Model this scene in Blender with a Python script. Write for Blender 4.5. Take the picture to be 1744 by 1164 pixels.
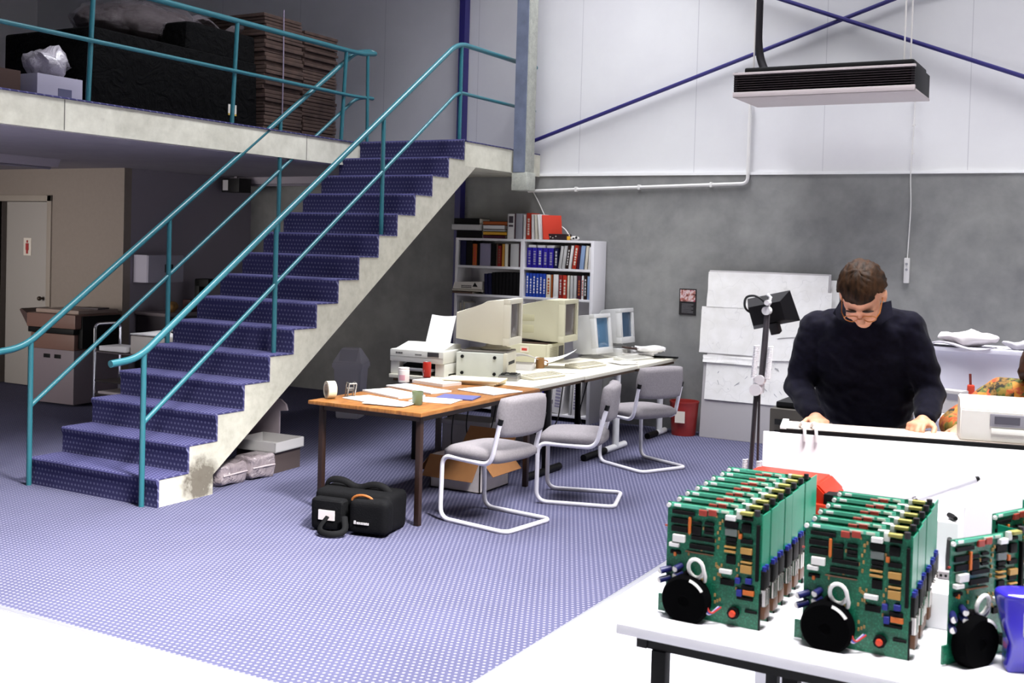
import bpy, bmesh, math, random
from mathutils import Vector as V, Matrix as Mx, noise
random.seed(7)
for o in list(bpy.data.objects):
    bpy.data.objects.remove(o)
S = bpy.context.scene
C = S.collection
R = math.radians

# ------------------------------------------------------------------ camera, light, exposure
EYE = V((0, 0, 1.77))
def setup_camera():
    yaw, pitch, roll = .5129, .0273, .0276
    fw = V((-math.sin(yaw) * math.cos(pitch), math.cos(yaw) * math.cos(pitch), -math.sin(pitch)))
    r = V((math.cos(yaw), math.sin(yaw), 0)); u = r.cross(fw)
    rr = r * math.cos(roll) + u * math.sin(roll)
    uu = u * math.cos(roll) - r * math.sin(roll)
    m = Mx((rr, uu, -fw)).transposed().to_4x4()
    m.translation = EYE
    cd = bpy.data.cameras.new('camera'); co = bpy.data.objects.new('camera', cd); C.objects.link(co)
    co.matrix_world = m
    cd.sensor_width = 36; cd.lens = 1902.78 / 1744 * 36; cd.shift_y = -(582 - 469.9) / 1744
    cd.clip_start = .05; cd.clip_end = 100
    cd.dof.use_dof = True; cd.dof.focus_distance = 7.0; cd.dof.aperture_fstop = 6.3
    S.camera = co
setup_camera()

def area_light(name, loc, target, sx, sy, power, col=(1, 1, 1), spread=170):
    l = bpy.data.lights.new(name, 'AREA'); l.shape = 'RECTANGLE'; l.size = sx; l.size_y = sy
    l.energy = power; l.color = col; l.spread = math.radians(spread)
    o = bpy.data.objects.new(name, l); C.objects.link(o); o.location = loc
    d = V(target) - V(loc); o.rotation_euler = d.to_track_quat('-Z', 'Y').to_euler()
    return o
w = bpy.data.worlds.new('daylight'); S.world = w; w.use_nodes = True
w.node_tree.nodes['Background'].inputs[0].default_value = (.86, .9, 1, 1)
w.node_tree.nodes['Background'].inputs[1].default_value = .025
area_light('skylight_over_stairs', (-4.3, 7.2, 6.85), (-4.3, 7.2, 0), 1.5, 5.6, 360, (.95, .96, 1), 110)
area_light('skylight_over_bench', (-.6, 6.5, 6.85), (-.6, 6.9, 0), 2.4, 5.6, 320, (.98, .98, 1), 84)
area_light('added_floor_pool_light', (.6, 3.3, 6.6), (-4.7, 3.7, 0), 1.3, 1.3, 345, (1, .985, .96), 46)  # added narrow beam: bright pool on the near floor, shadows falling towards the stairs
area_light('skylight_over_boards', (.2, 2.3, 6.85), (-.2, 3.0, 0), 2.4, 1.8, 135, (1, .99, .97), 60)
area_light('roller_door_daylight', (5.9, 7.2, 3.4), (-5, 6.0, 1.5), 5.0, 2.2, 70, (1, .98, .94))
area_light('added_mezzanine_fill', (-10.4, 2.2, 1.5), (-10.4, 8.4, 1.2), 3.0, 1.6, 38, (1, .95, .9), 65)  # added unseen fill that brightens the partition and soffit under the upper floor
S.view_settings.view_transform = 'Standard'; S.view_settings.look = 'None'
S.view_settings.gamma = 1; S.view_settings.exposure = -0.22
S.view_settings.use_curve_mapping = False

# ------------------------------------------------------------------ materials
def lin(h):
    out = []
    for i in (0, 2, 4):
        c = int(h[i:i + 2], 16) / 255
        out.append(c / 12.92 if c <= .04045 else ((c + .055) / 1.055) ** 2.4)
    return (*out, 1)
_M = {}
def mat(name, hexcol, rough=.6, metal=0, spec=.4, var=0, vs=6, bump=0, bs=120, coat=0, vdetail=4):
    if name in _M: return _M[name]
    m = bpy.data.materials.new(name); m.use_nodes = True; nt = m.node_tree
    b = nt.nodes['Principled BSDF']; c = lin(hexcol)
    b.inputs['Base Color'].default_value = c; b.inputs['Roughness'].default_value = rough
    b.inputs['Metallic'].default_value = metal; b.inputs['Specular IOR Level'].default_value = spec
    if coat: b.inputs['Coat Weight'].default_value = coat
    if var or bump:
        tc = nt.nodes.new('ShaderNodeTexCoord')
    if var:
        n = nt.nodes.new('ShaderNodeTexNoise'); n.inputs['Scale'].default_value = vs; n.inputs['Detail'].default_value = vdetail
        r = nt.nodes.new('ShaderNodeValToRGB')
        r.color_ramp.elements[0].position = .3; r.color_ramp.elements[1].position = .7
        r.color_ramp.elements[0].color = tuple(max(0, x * (1 - var)) for x in c[:3]) + (1,)
        r.color_ramp.elements[1].color = tuple(min(1, x * (1 + var)) for x in c[:3]) + (1,)
        nt.links.new(tc.outputs['Object'], n.inputs['Vector']); nt.links.new(n.outputs['Fac'], r.inputs['Fac'])
        nt.links.new(r.outputs['Color'], b.inputs['Base Color'])
    if bump:
        n2 = nt.nodes.new('ShaderNodeTexNoise'); n2.inputs['Scale'].default_value = bs; n2.inputs['Detail'].default_value = 3
        bp = nt.nodes.new('ShaderNodeBump'); bp.inputs['Strength'].default_value = bump; bp.inputs['Distance'].default_value = .01
        nt.links.new(tc.outputs['Object'], n2.inputs['Vector']); nt.links.new(n2.outputs['Fac'], bp.inputs['Height'])
        nt.links.new(bp.outputs['Normal'], b.inputs['Normal'])
    _M[name] = m
    return m

class NT:
    """small node-graph builder for the patterned materials"""
    def __init__(s, name, rough=.8, spec=.3):
        s.m = bpy.data.materials.new(name); s.m.use_nodes = True; s.nt = s.m.node_tree
        s.b = s.nt.nodes['Principled BSDF']; s.b.inputs['Roughness'].default_value = rough
        s.b.inputs['Specular IOR Level'].default_value = spec
        s.tc = s.nt.nodes.new('ShaderNodeTexCoord').outputs['Object']
    def link(s, a, b):
        if isinstance(a, (int, float)): b.default_value = a
        elif isinstance(a, tuple): b.default_value = a
        else: s.nt.links.new(a, b)
    def math(s, op, a, b=0.0, c=0.0):
        n = s.nt.nodes.new('ShaderNodeMath'); n.operation = op
        for v, i in zip((a, b, c), n.inputs): s.link(v, i)
        return n.outputs[0]
    def xyz(s, src=None):
        n = s.nt.nodes.new('ShaderNodeSeparateXYZ'); s.link(src or s.tc, n.inputs[0]); return n.outputs
    def comb(s, x, y, z):
        n = s.nt.nodes.new('ShaderNodeCombineXYZ')
        for v, i in zip((x, y, z), n.inputs): s.link(v, i)
        return n.outputs[0]
    def noise(s, scale, detail=4, rough=.55, vec=None, dist=0):
        n = s.nt.nodes.new('ShaderNodeTexNoise'); n.inputs['Scale'].default_value = scale
        n.inputs['Detail'].default_value = detail; n.inputs['Roughness'].default_value = rough
        n.inputs['Distortion'].default_value = dist
        s.link(vec or s.tc, n.inputs['Vector']); return n.outputs['Fac']
    def ramp(s, f, stops):
        n = s.nt.nodes.new('ShaderNodeValToRGB'); e = n.color_ramp.elements
        while len(e) < len(stops): e.new(.5)
        for q, (p, c) in zip(e, stops): q.position = p; q.color = c
        s.link(f, n.inputs['Fac']); return n.outputs['Color']
    def mix(s, f, a, b, mode='MIX'):
        n = s.nt.nodes.new('ShaderNodeMix'); n.data_type = 'RGBA'; n.blend_type = mode
        s.link(f, n.inputs[0]); s.link(a, n.inputs[6]); s.link(b, n.inputs[7]); return n.outputs[2]
    def bump(s, h, strength=.3, dist=.01):
        n = s.nt.nodes.new('ShaderNodeBump'); n.inputs['Strength'].default_value = strength; n.inputs['Distance'].default_value = dist
        s.link(h, n.inputs['Height']); s.nt.links.new(n.outputs[0], s.b.inputs['Normal'])
    def color(s, c):
        s.link(c, s.b.inputs['Base Color']); return s.m

def carpet_material(name, base, dot, pitch, stair=False):
    t = NT(name, .95, .1)
    x, y, z = t.xyz()
    if stair: y = t.math('ADD', y, z)
    u = t.math('DIVIDE', x, pitch); v = t.math('DIVIDE', y, pitch)
    row = t.math('FLOOR', v)
    sh = t.math('MULTIPLY', t.math('MODULO', t.math('ABSOLUTE', row), 2.0), .5)
    fu = t.math('SUBTRACT', t.math('FRACT', t.math('ADD', u, sh)), .5)
    fv = t.math('SUBTRACT', t.math('FRACT', v), .5)
    d = t.math('SQRT', t.math('ADD', t.math('MULTIPLY', fu, fu), t.math('MULTIPLY', fv, fv)))
    f = t.ramp(d, [(.17, (1, 1, 1, 1)), (.30, (0, 0, 0, 1))])
    n = t.noise(2.2, 3); n2 = t.noise(260, 2)
    b = t.mix(t.ramp(n2, [(.3, (0, 0, 0, 1)), (.7, (1, 1, 1, 1))]), tuple(c * .72 for c in base[:3]) + (1,), tuple(c * 1.25 for c in base[:3]) + (1,))
    b = t.mix(t.ramp(n, [(.35, (.0, .0, .0, 1)), (.7, (.35, .35, .35, 1))]), b, tuple(c * 1.35 for c in base[:3]) + (1,))
    t.bump(n2, .35, .004)
    return t.color(t.mix(f, b, dot))
M_CARPET = carpet_material('blue carpet with pale dots', lin('47475f'), lin('7b798c'), .030)
M_STAIRCARPET = carpet_material('stair carpet darkened for riser shade', lin('3b3a5f'), lin('6a6989'), .034, True)  # same carpet as the floor, colour darkened to stand for riser shade

def concrete_material(name, c0, c1, c2, scale=1.1, stain=None, bumpy=.15):
    t = NT(name, .85, .25)
    n = t.noise(scale, 8, .62, dist=.6); n2 = t.noise(scale * 5, 5, .6)
    a = t.ramp(n, [(.28, lin(c0)), (.5, lin(c1)), (.74, lin(c2))])
    b = t.mix(.35, a, t.ramp(n2, [(.3, lin(c0)), (.7, lin(c2))]))
    if stain:
        n3 = t.noise(3.3, 6, .7)
        b = t.mix(t.ramp(n3, [(.62, (0, 0, 0, 1)), (.76, (.75, .75, .75, 1))]), b, lin(stain))
    t.bump(n2, bumpy, .006)
    return t.color(b)
M_DADO = concrete_material('grey trowelled concrete', '6c6c6e', '838382', '9c9c99', .9)
M_DARKCON = concrete_material('dark bare concrete', '36343a', '3e3c42', '4a484e', .9)
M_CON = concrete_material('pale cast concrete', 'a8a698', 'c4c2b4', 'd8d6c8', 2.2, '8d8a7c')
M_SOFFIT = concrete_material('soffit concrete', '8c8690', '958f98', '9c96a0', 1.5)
M_COLUMN = concrete_material('speckled column concrete', '8b8e88', 'a3a59d', 'b9bab0', 14)

def panel_wall_material():
    t = NT('white painted precast panels', .7, .3)
    x, y, z = t.xyz()
    u = t.math('FRACT', t.math('DIVIDE', t.math('ADD', x, 5.10 + 12.5), 1.25))
    d = t.math('ABSOLUTE', t.math('SUBTRACT', u, .5))
    f = t.math('GREATER_THAN', d, .497)
    n = t.noise(.8, 6, .6)
    a = t.ramp(n, [(.3, lin('d2d1d4')), (.7, lin('dededf'))])
    return t.color(t.mix(f, a, lin('c0bfc3')))
M_PANEL = panel_wall_material()
M_WHITEFLOOR = mat('white painted concrete floor', 'e9e9f2', .35, var=.06, vs=1.2)
M_TEAL = mat('teal gloss paint', '28606a', .28, spec=.5)
M_BLUESTEEL = mat('royal blue steel paint', '2a2668', .4)
M_GALV = mat('galvanised steel', '70788c', .55, metal=.25, var=.18, vs=9)
M_WHITE = mat('white laminate', 'e8e8ea', .4)
M_BLACK = mat('black plastic', '070709', .55, spec=.2)
M_BLACKM = mat('black painted steel', '0b0a0c', .5, spec=.2)
M_CHROME = mat('chrome', 'd8d8dc', .15, metal=1)

# ------------------------------------------------------------------ mesh helpers
class MB:
    def __init__(s): s.bm = bmesh.new()
    def _faces(s, vs, mi):
        fs = set()
        for v in vs:
            for f in v.link_faces: fs.add(f)
        for f in fs: f.material_index = mi; f.smooth = True
        return fs
    def box(s, x0, x1, y0, y1, z0, z1, mi=0, bev=0, M=None, seg=2):
        r = bmesh.ops.create_cube(s.bm, size=1)
        vs = r['verts']
        for v in vs:
            v.co = V(((x0 + x1) / 2 + v.co.x * (x1 - x0), (y0 + y1) / 2 + v.co.y * (y1 - y0), (z0 + z1) / 2 + v.co.z * (z1 - z0)))
        if M is not None:
            for v in vs: v.co = M @ v.co
        s._faces(vs, mi)
        if bev:
            es = {e for v in vs for e in v.link_edges}
            q = bmesh.ops.bevel(s.bm, geom=list(es), offset=bev, segments=seg, affect='EDGES', profile=.6)
            for f in q['faces']: f.material_index = mi; f.smooth = True
        return s
    def ring(s, c, a, b, n):
        return [s.bm.verts.new(c + a * math.cos(2 * math.pi * i / n) + b * math.sin(2 * math.pi * i / n)) for i in range(n)]
    def bridge(s, r0, r1, mi):
        n = len(r0)
        for i in range(n):
            f = s.bm.faces.new((r0[i], r0[(i + 1) % n], r1[(i + 1) % n], r1[i])); f.material_index = mi; f.smooth = True
    def cap(s, r, mi, flip=False):
        f = s.bm.faces.new(r[::-1] if flip else r); f.material_index = mi; f.smooth = True
    def cyl(s, p0, p1, r0, r1=None, n=16, mi=0, caps=True):
        p0, p1 = V(p0), V(p1); r1 = r0 if r1 is None else r1
        d = (p1 - p0).normalized(); a = d.orthogonal().normalized(); b = d.cross(a)
        q0 = s.ring(p0, a * r0, b * r0, n); q1 = s.ring(p1, a * r1, b * r1, n)
        s.bridge(q0, q1, mi)
        if caps: s.cap(q0, mi, True); s.cap(q1, mi)
        return s
    def tube(s, pts, r, n=10, mi=0, closed=False, flat=1.0):
        pts = [V(p) for p in pts]; N = len(pts); rs = []
        up = None
        for i, p in enumerate(pts):
            if closed: t = (pts[(i + 1) % N] - pts[i - 1]).normalized()
            else: t = (pts[min(i + 1, N - 1)] - pts[max(i - 1, 0)]).normalized()
            if up is None: up = t.orthogonal().normalized()
            up = (up - t * up.dot(t)).normalized(); b = t.cross(up)
            ri = r[i] if isinstance(r, (list, tuple)) else r
            rs.append(s.ring(p, up * ri, b * ri * flat, n))
        for i in range(N - 1): s.bridge(rs[i], rs[i + 1], mi)
        if closed: s.bridge(rs[-1], rs[0], mi)
        else: s.cap(rs[0], mi, True); s.cap(rs[-1], mi)
        return s
    def lathe(s, prof, c=(0, 0, 0), n=24, mi=0, M=None, capb=True, capt=True):
        c = V(c); rs = []
        for r, z in prof:
            q = s.ring(c + V((0, 0, z)), V((r, 0, 0)), V((0, r, 0)), n)
            if M is not None:
                for v in q: v.co = M @ v.co
            rs.append(q)
        for i in range(len(rs) - 1): s.bridge(rs[i], rs[i + 1], mi)
        if capb: s.cap(rs[0], mi, True)
        if capt: s.cap(rs[-1], mi)
        return s
    def prism(s, poly, fn, a, b, mi=0):
        """poly: 2-D outline; fn(u, v, w) -> point; extruded from w=a to w=b"""
        q0 = [s.bm.verts.new(fn(u, v, a)) for u, v in poly]; q1 = [s.bm.verts.new(fn(u, v, b)) for u, v in poly]
        s.bridge(q0, q1, mi); s.cap(q0, mi, True); s.cap(q1, mi)
        return s
    def ball(s, c, r, mi=0, n=16, M=None):
        r = (r, r, r) if isinstance(r, (int, float)) else r
        q = bmesh.ops.create_uvsphere(s.bm, u_segments=n, v_segments=max(6, n // 2), radius=1)
        for v in q['verts']:
            p = V((v.co.x * r[0], v.co.y * r[1], v.co.z * r[2]))
            if M is not None: p = M @ p
            v.co = p + V(c)
        s._faces(q['verts'], mi)
        return s
    def poly(s, pts, mi=0):
        f = s.bm.faces.new([s.bm.verts.new(V(p)) for p in pts]); f.material_index = mi; f.smooth = True
        return s
    def sheet(s, fn, nu, nv, th, mi=0):
        """a thin sheet with real thickness: fn(u, v) -> point for u, v in 0..1"""
        P = [[fn(i / nu, j / nv) for j in range(nv + 1)] for i in range(nu + 1)]
        top = [[s.bm.verts.new(V(p)) for p in row] for row in P]
        bot = [[s.bm.verts.new(V(p) - V(th if not isinstance(th, (int, float)) else (0, 0, th))) for p in row] for row in P]
        def q(a, b, c, d):
            f = s.bm.faces.new((a, b, c, d)); f.material_index = mi; f.smooth = True
        for i in range(nu):
            for j in range(nv):
                q(top[i][j], top[i + 1][j], top[i + 1][j + 1], top[i][j + 1])
                q(bot[i][j + 1], bot[i + 1][j + 1], bot[i + 1][j], bot[i][j])
        for i in range(nu):
            q(bot[i][0], bot[i + 1][0], top[i + 1][0], top[i][0]); q(top[i][nv], top[i + 1][nv], bot[i + 1][nv], bot[i][nv])
        for j in range(nv):
            q(top[0][j], top[0][j + 1], bot[0][j + 1], bot[0][j]); q(bot[nu][j], bot[nu][j + 1], top[nu][j + 1], top[nu][j])
        return s
    def jitter(s, amp, scale, keep=None):
        for v in s.bm.verts:
            n = noise.noise_vector(v.co * scale)
            v.co += n * amp
        return s
    def obj(s, name, mats, parent=None, loc=None, rot=None, sharp=35):
        bmesh.ops.recalc_face_normals(s.bm, faces=s.bm.faces)
        me = bpy.data.meshes.new(name); s.bm.to_mesh(me); s.bm.free()
        for m in (mats if isinstance(mats, (list, tuple)) else [mats]): me.materials.append(m)
        me.set_sharp_from_angle(angle=R(sharp))
        o = bpy.data.objects.new(name, me); C.objects.link(o)
        if parent: o.parent = parent
        if loc is not None: o.location = loc
        if rot is not None: o.rotation_euler = rot
        return o

def fillet(pts, r, n=6, closed=False):
    pts = [V(p) for p in pts]; out = []; N = len(pts)
    for i, p in enumerate(pts):
        if not closed and i in (0, N - 1): out.append(p); continue
        a, b = pts[i - 1] - p, pts[(i + 1) % N] - p
        rr = r[i] if isinstance(r, (list, tuple)) else r
        k = min(rr, a.length * .49, b.length * .49)
        if k < 1e-5: out.append(p); continue
        p0, p1 = p + a.normalized() * k, p + b.normalized() * k
        for j in range(n + 1):
            t = j / n
            out.append(p0 * (1 - t) ** 2 + p * 2 * t * (1 - t) + p1 * t ** 2)
    return out

def tag(o, label, cat, group=None):
    o['label'] = label; o['category'] = cat
    if group: o['group'] = group
    return o
def thing(name, label, cat, loc=(0, 0, 0), rz=0, group=None):
    o = bpy.data.objects.new(name, None); C.objects.link(o)
    o.empty_display_size = .1; o.location = loc; o.rotation_euler = (0, 0, rz)
    return tag(o, label, cat, group)
def struct(o):
    o['kind'] = 'structure'; return o
def one(mb, name, mats, label, cat, group=None, loc=None, rot=None, sharp=35):
    return tag(mb.obj(name, mats, None, loc, rot, sharp), label, cat, group)
def dup(root, loc, rz, label):
    r = root.copy(); C.objects.link(r); r.location = loc; r.rotation_euler = (0, 0, rz); r['label'] = label
    for ch in list(root.children):
        c = ch.copy(); C.objects.link(c); c.parent = r
        for g in list(ch.children):
            d = g.copy(); C.objects.link(d); d.parent = c
    return r
ORD = ['first', 'second', 'third', 'fourth', 'fifth', 'sixth', 'seventh', 'eighth', 'ninth', 'tenth', 'eleventh', 'twelfth', 'thirteenth', 'fourteenth', 'fifteenth', 'sixteenth']

# ------------------------------------------------------------------ room shell
WALL_Y = 10.38
def room():
    struct(MB().box(-13.6, 6.2, -4, 10.7, -.12, -.006).obj('floor', M_WHITEFLOOR))
    m = MB(); m.box(-13.5, -2.27, 3.385, 10.38, -.006, 0); struct(m.obj('floor_carpet', M_CARPET))
    m = MB(); m.box(-2.29, -2.255, 3.37, 10.38, -.006, .004, bev=.002); struct(m.obj('trim_1', mat('aluminium edging', 'a8a8b0', .4, metal=.7)))
    m = MB(); m.box(-13.5, -2.29, 3.365, 3.395, -.006, .004, bev=.002); struct(m.obj('trim_2', mat('aluminium edging', 'a8a8b0', .4, metal=.7)))
    struct(MB().box(-9.6, 6.2, WALL_Y, 10.7, 0, 2.515).obj('wall_back', M_DADO))
    struct(MB().box(-13.6, 6.2, WALL_Y + .02, 10.7, 2.515, 7).obj('wall_back_upper', M_PANEL))
    struct(MB().box(-5.62, 6.2, WALL_Y - .012, WALL_Y + .02, 2.502, 2.528).obj('trim_3', mat('white gloss trim', 'eeeeee', .35)))
    struct(MB().box(-13.9, -13.6, -4, 10.7, 0, 7).obj('wall_left', mat('white wall paint', 'd4d2d4', .7)))
    # right wall with the roller door opening, out of the frame
    m = MB(); m.box(6.0, 6.2, 7.6, 10.7, 0, 7); m.box(6.0, 6.2, -4, 1, 0, 7); m.box(6.0, 6.2, 1, 7.6, 4, 7)
    struct(m.obj('wall_right', mat('white wall paint', 'd4d2d4', .7)))
    struct(MB().box(-13.9, 6.2, -4, 10.7, 7, 7.15).obj('ceiling', mat('white ceiling', 'd8d8d8', .8)))
room()

# first-floor slab, the landing and the room under it
SX, SY0, TR, RI, NST, SW = -5.51, 5.183, .2594, .1821, 15, 1.24
ZL = RI * NST
def mezzanine():
    m = MB()
    m.box(-13.6, -6.70, -1, 10.36, 2.495, ZL - .012)
    for y in (4.1, 5.36, 8.0): m.box(-6.705, -6.6985, y - .004, y + .004, 2.50, ZL - .014, mi=1)
    m.box(-6.70, SX, SY0 + TR * 14 + .02, 9.70, 2.495, ZL - .012); m.box(-6.70, -5.535, 9.70, 10.36, 2.495, ZL - .012)
    struct(m.obj('floor_mezzanine_slab', [M_CON, mat('dark joint', '6d6b64', .9)]))
    m = MB(); m.box(-13.6, -6.685, -1, 10.36, ZL - .012, ZL, bev=.004)
    m.box(-6.685, SX + .008, SY0 + TR * 14 + .03, 9.70, ZL - .012, ZL, bev=.004); m.box(-6.685, -5.535, 9.70, 10.36, ZL - .012, ZL)
    struct(m.obj('floor_mezzanine_carpet', M_STAIRCARPET))
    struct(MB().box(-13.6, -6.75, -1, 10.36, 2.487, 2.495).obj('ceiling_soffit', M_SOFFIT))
    beige = mat('beige partition paint', '887d75', .75, var=.03, vs=30)
    m = MB()
    m.box(-10.70, -9.55, 8.42, 8.52, 0, 2.49); m.box(-13.6, -11.62, 8.42, 8.52, 0, 2.49); m.box(-11.62, -10.70, 8.42, 8.52, 2.12, 2.49)
    m.box(-9.65, -9.55, 8.52, 10.38, 0, 2.49, mi=1)
    struct(m.obj('wall_partition', [beige, mat('grey-violet partition paint', '918a95', .75)]))
    m = MB()
    for x0, x1, z0, z1 in ((-10.77, -10.70, 0, 2.19), (-11.69, -11.62, 0, 2.19), (-11.69, -10.70, 2.12, 2.19)):
        m.box(x0, x1, 8.40, 8.45, z0, z1, bev=.004)
    struct(m.obj('trim_4', mat('cream door frame', '998f85', .5)))
    d = struct(MB().box(-11.50, -10.78, 8.43, 8.47, .01, 2.115, bev=.003).obj('door_1', mat('pale door', 'a09a95', .5)))
    m = MB(); m.cyl((-10.84, 8.43, 1.02), (-10.84, 8.385, 1.02), .012); m.ball((-10.84, 8.375, 1.02), .026)
    m.obj('door_knob', mat('dull brass', '4a4038', .4, metal=.6), d)
    s = MB(); s.box(-11.19, -11.06, 8.424, 8.43, 1.50, 1.70)
    s.ball((-11.125, 8.421, 1.66), (.014, .004, .016), 1); s.box(-11.15, -11.10, 8.419, 8.424, 1.56, 1.64, 1); s.box(-11.14, -11.11, 8.419, 8.424, 1.52, 1.56, 1)
    one(s, 'toilet_sign', [mat('cream card', 'd8cfc4', .6), mat('sign red', 'a03030', .6)], 'cream toilet sign with a red figure on the pale door', 'sign')
mezzanine()

def column():
    m = MB(); m.box(-5.517, -5.368, 9.765, 9.925, 2.36, 7, bev=.006)
    m.box(-5.530, -5.355, 9.752, 9.935, 2.32, 2.50, bev=.008)
    struct(m.obj('column', M_COLUMN))
    m = MB(); m.box(-5.514, -5.385, 9.750, 9.765, 2.50, 7); struct(m.obj('column_cladding', M_GALV))
    m = MB(); m.box(-6.53, -6.46, 10.28, WALL_Y, 0, 7); struct(m.obj('column_steel', M_BLUESTEEL))
column()

def staircase():
    t = thing('staircase', 'concrete staircase with blue dotted carpet on its treads', 'staircase')
    pr = [(SY0, 0)]
    for i in range(NST - 1):
        pr += [(SY0 + TR * i, RI * (i + 1)), (SY0 + TR * (i + 1), RI * (i + 1))]
    ytop = SY0 + TR * 14
    pr += [(ytop + .02, RI * 14), (ytop + .02, 2.495), (9.03, 2.495), (5.67, .135), (5.67, 0)]
    m = MB(); m.prism(pr, lambda u, v, w_: V((w_, u, v)), SX - SW, SX)
    dk = NT('stained stair concrete', .85, .2)
    n = dk.noise(2.2, 7, .6, dist=.5); n2 = dk.noise(16, 5, .6); x, y, z = dk.xyz()
    a = dk.mix(.3, dk.ramp(n, [(.3, lin('a09d91')), (.7, lin('bdbaad'))]), dk.ramp(n2, [(.3, lin('918e82')), (.6, lin('c0beb2'))]))
    near = dk.math('SUBTRACT', 1.0, dk.math('MULTIPLY', dk.math('SQRT', dk.math('ADD', dk.math('POWER', dk.math('SUBTRACT', y, 5.55), 2.0), dk.math('POWER', dk.math('SUBTRACT', z, .12), 2.0))), 3.6))
    f = dk.math('MULTIPLY', dk.math('MAXIMUM', near, 0.0), dk.math('MULTIPLY', n2, 1.9))
    a = dk.mix(dk.ramp(f, [(.3, (0, 0, 0, 1)), (.62, (.8, .8, .8, 1))]), a, lin('3f3429'))
    m.obj('concrete_flight', dk.color(a), t)
    # carpet: one folded runner over all risers and treads, with a rounded nosing
    th = .014; out = []
    for i in range(NST):
        y = SY0 + TR * i; z0, z1 = RI * i, RI * (i + 1)
        if i == 0: out.append((y - th, 0))
        out += [(y - th, z1 - .045), (y - th - .012, z1 - .022), (y - th - .014, z1 - .004), (y - th - .004, z1 + .008), (y + .02, z1 + th - .006)]
        if i < NST - 1: out.append((y + TR - th, z1 + th - .006))
    top = SY0 + TR * 14
    out += [(top + .03, ZL + .004)]
    inner = []
    for i in reversed(range(NST)):
        y = SY0 + TR * i
        if i == NST - 1: inner.append((top + .03, RI * (i + 1) - .002))
        inner += [(y + .001, RI * (i + 1) - .002), (y + .001, RI * i - .002 if i else 0)]
    m = MB(); m.prism(out + inner, lambda u, v, w_: V((w_, u, v)), SX - SW + .002, SX + .004)
    m.obj('stair_carpet', M_STAIRCARPET, t)
staircase()

def rail_z(y): return .971 + (y - 5.07) * (3.64 - .971) / (8.85 - 5.07)
def rails():
    t = thing('stair_railing', 'teal tube stair railing on the open side, ending at the grey column', 'railing', (-5.62, 5.14, 0))
    def L(pts): return [V(p) - V((-5.62, 5.14, 0)) for p in pts]
    x = -5.62
    p = fillet([(x, 4.87, .953), (x, 5.09, .972), (x, 8.84, 3.64), (x, 10.37, 3.64)], [0, .14, .16, 0], 8)
    MB().tube(L(p), .0235, 14).obj('handrail', M_TEAL, t)
    p = fillet([(x, 5.14, .545), (x, 8.86, 3.185), (x, 10.37, 3.185)], [0, .1, 0], 8)
    MB().tube(L(p), .0165, 12).obj('mid_rail', M_TEAL, t)
    for y, zb in ((5.14, 0), (6.385, RI * 5 + .008), (7.70, RI * 10 + .008), (8.90, ZL)):
        zt = rail_z(y) if y < 8.8 else 3.63
        MB().tube(L([(x, y, zb), (x, y, zt)]), .0185, 12).obj('post', M_TEAL, t)
    t = thing('stair_railing', 'teal tube stair railing on the inner side, curling round to the upper floor', 'railing', (-6.72, 5.13, 0))
    x = -6.72
    def L2(pts): return [V(q) - V((-6.72, 5.13, 0)) for q in pts]
    p = fillet([(x, 4.80, .945), (x, 5.07, .968), (x, 8.72, 3.60), (x + .02, 8.93, 3.64), (-6.66, 8.97, 3.62), (-6.655, 8.75, 3.585), (-6.66, 8.55, 3.58)], [0, .14, .12, .06, .06, .05, 0], 8)
    MB().tube(L2(p), .0235, 14).obj('handrail', M_TEAL, t)
    p = fillet([(x, 5.13, .553), (x, 8.74, 3.155), (x + .02, 8.91, 3.185), (-6.66, 8.95, 3.175), (-6.655, 8.75, 3.165), (-6.66, 8.55, 3.16)], [0, .1, .05, .05, .05, 0], 8)
    MB().tube(L2(p), .0165, 12).obj('mid_rail', M_TEAL, t)
    for y, zb in ((5.13, 0), (6.38, RI * 5 + .008), (7.66, RI * 10 + .008)):
        MB().tube(L2([(x, y, zb), (x, y, .968 + (y - 5.07) * .721)]), .0185, 12).obj('post', M_TEAL, t)
    MB().tube(L2([(-6.64, 8.83, ZL), (-6.655, 8.83, 3.6)]), .0165, 12).obj('post', M_TEAL, t)
    t = thing('mezzanine_railing', 'teal tube guard railing along the upper floor edge', 'railing', (-6.74, 5.56, ZL))
    def L3(pts): return [V(q) - V((-6.74, 5.56, ZL)) for q in pts]
    MB().tube(L3([(-6.66, 8.55, 3.58), (-6.66, 1.0, 3.58)]), .0235, 14).obj('handrail', M_TEAL, t)
    MB().tube(L3([(-6.66, 8.55, 3.16), (-6.66, 1.0, 3.17)]), .0165, 12).obj('mid_rail', M_TEAL, t)
    for y in (2.7, 4.12, 5.56, 7.03, 8.5):
        MB().tube(L3([(-6.70 if y > 5 else -6.70, y, ZL), (-6.66, y, 3.57)]), .0185, 12).obj('post', M_TEAL, t)
rails()

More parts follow.
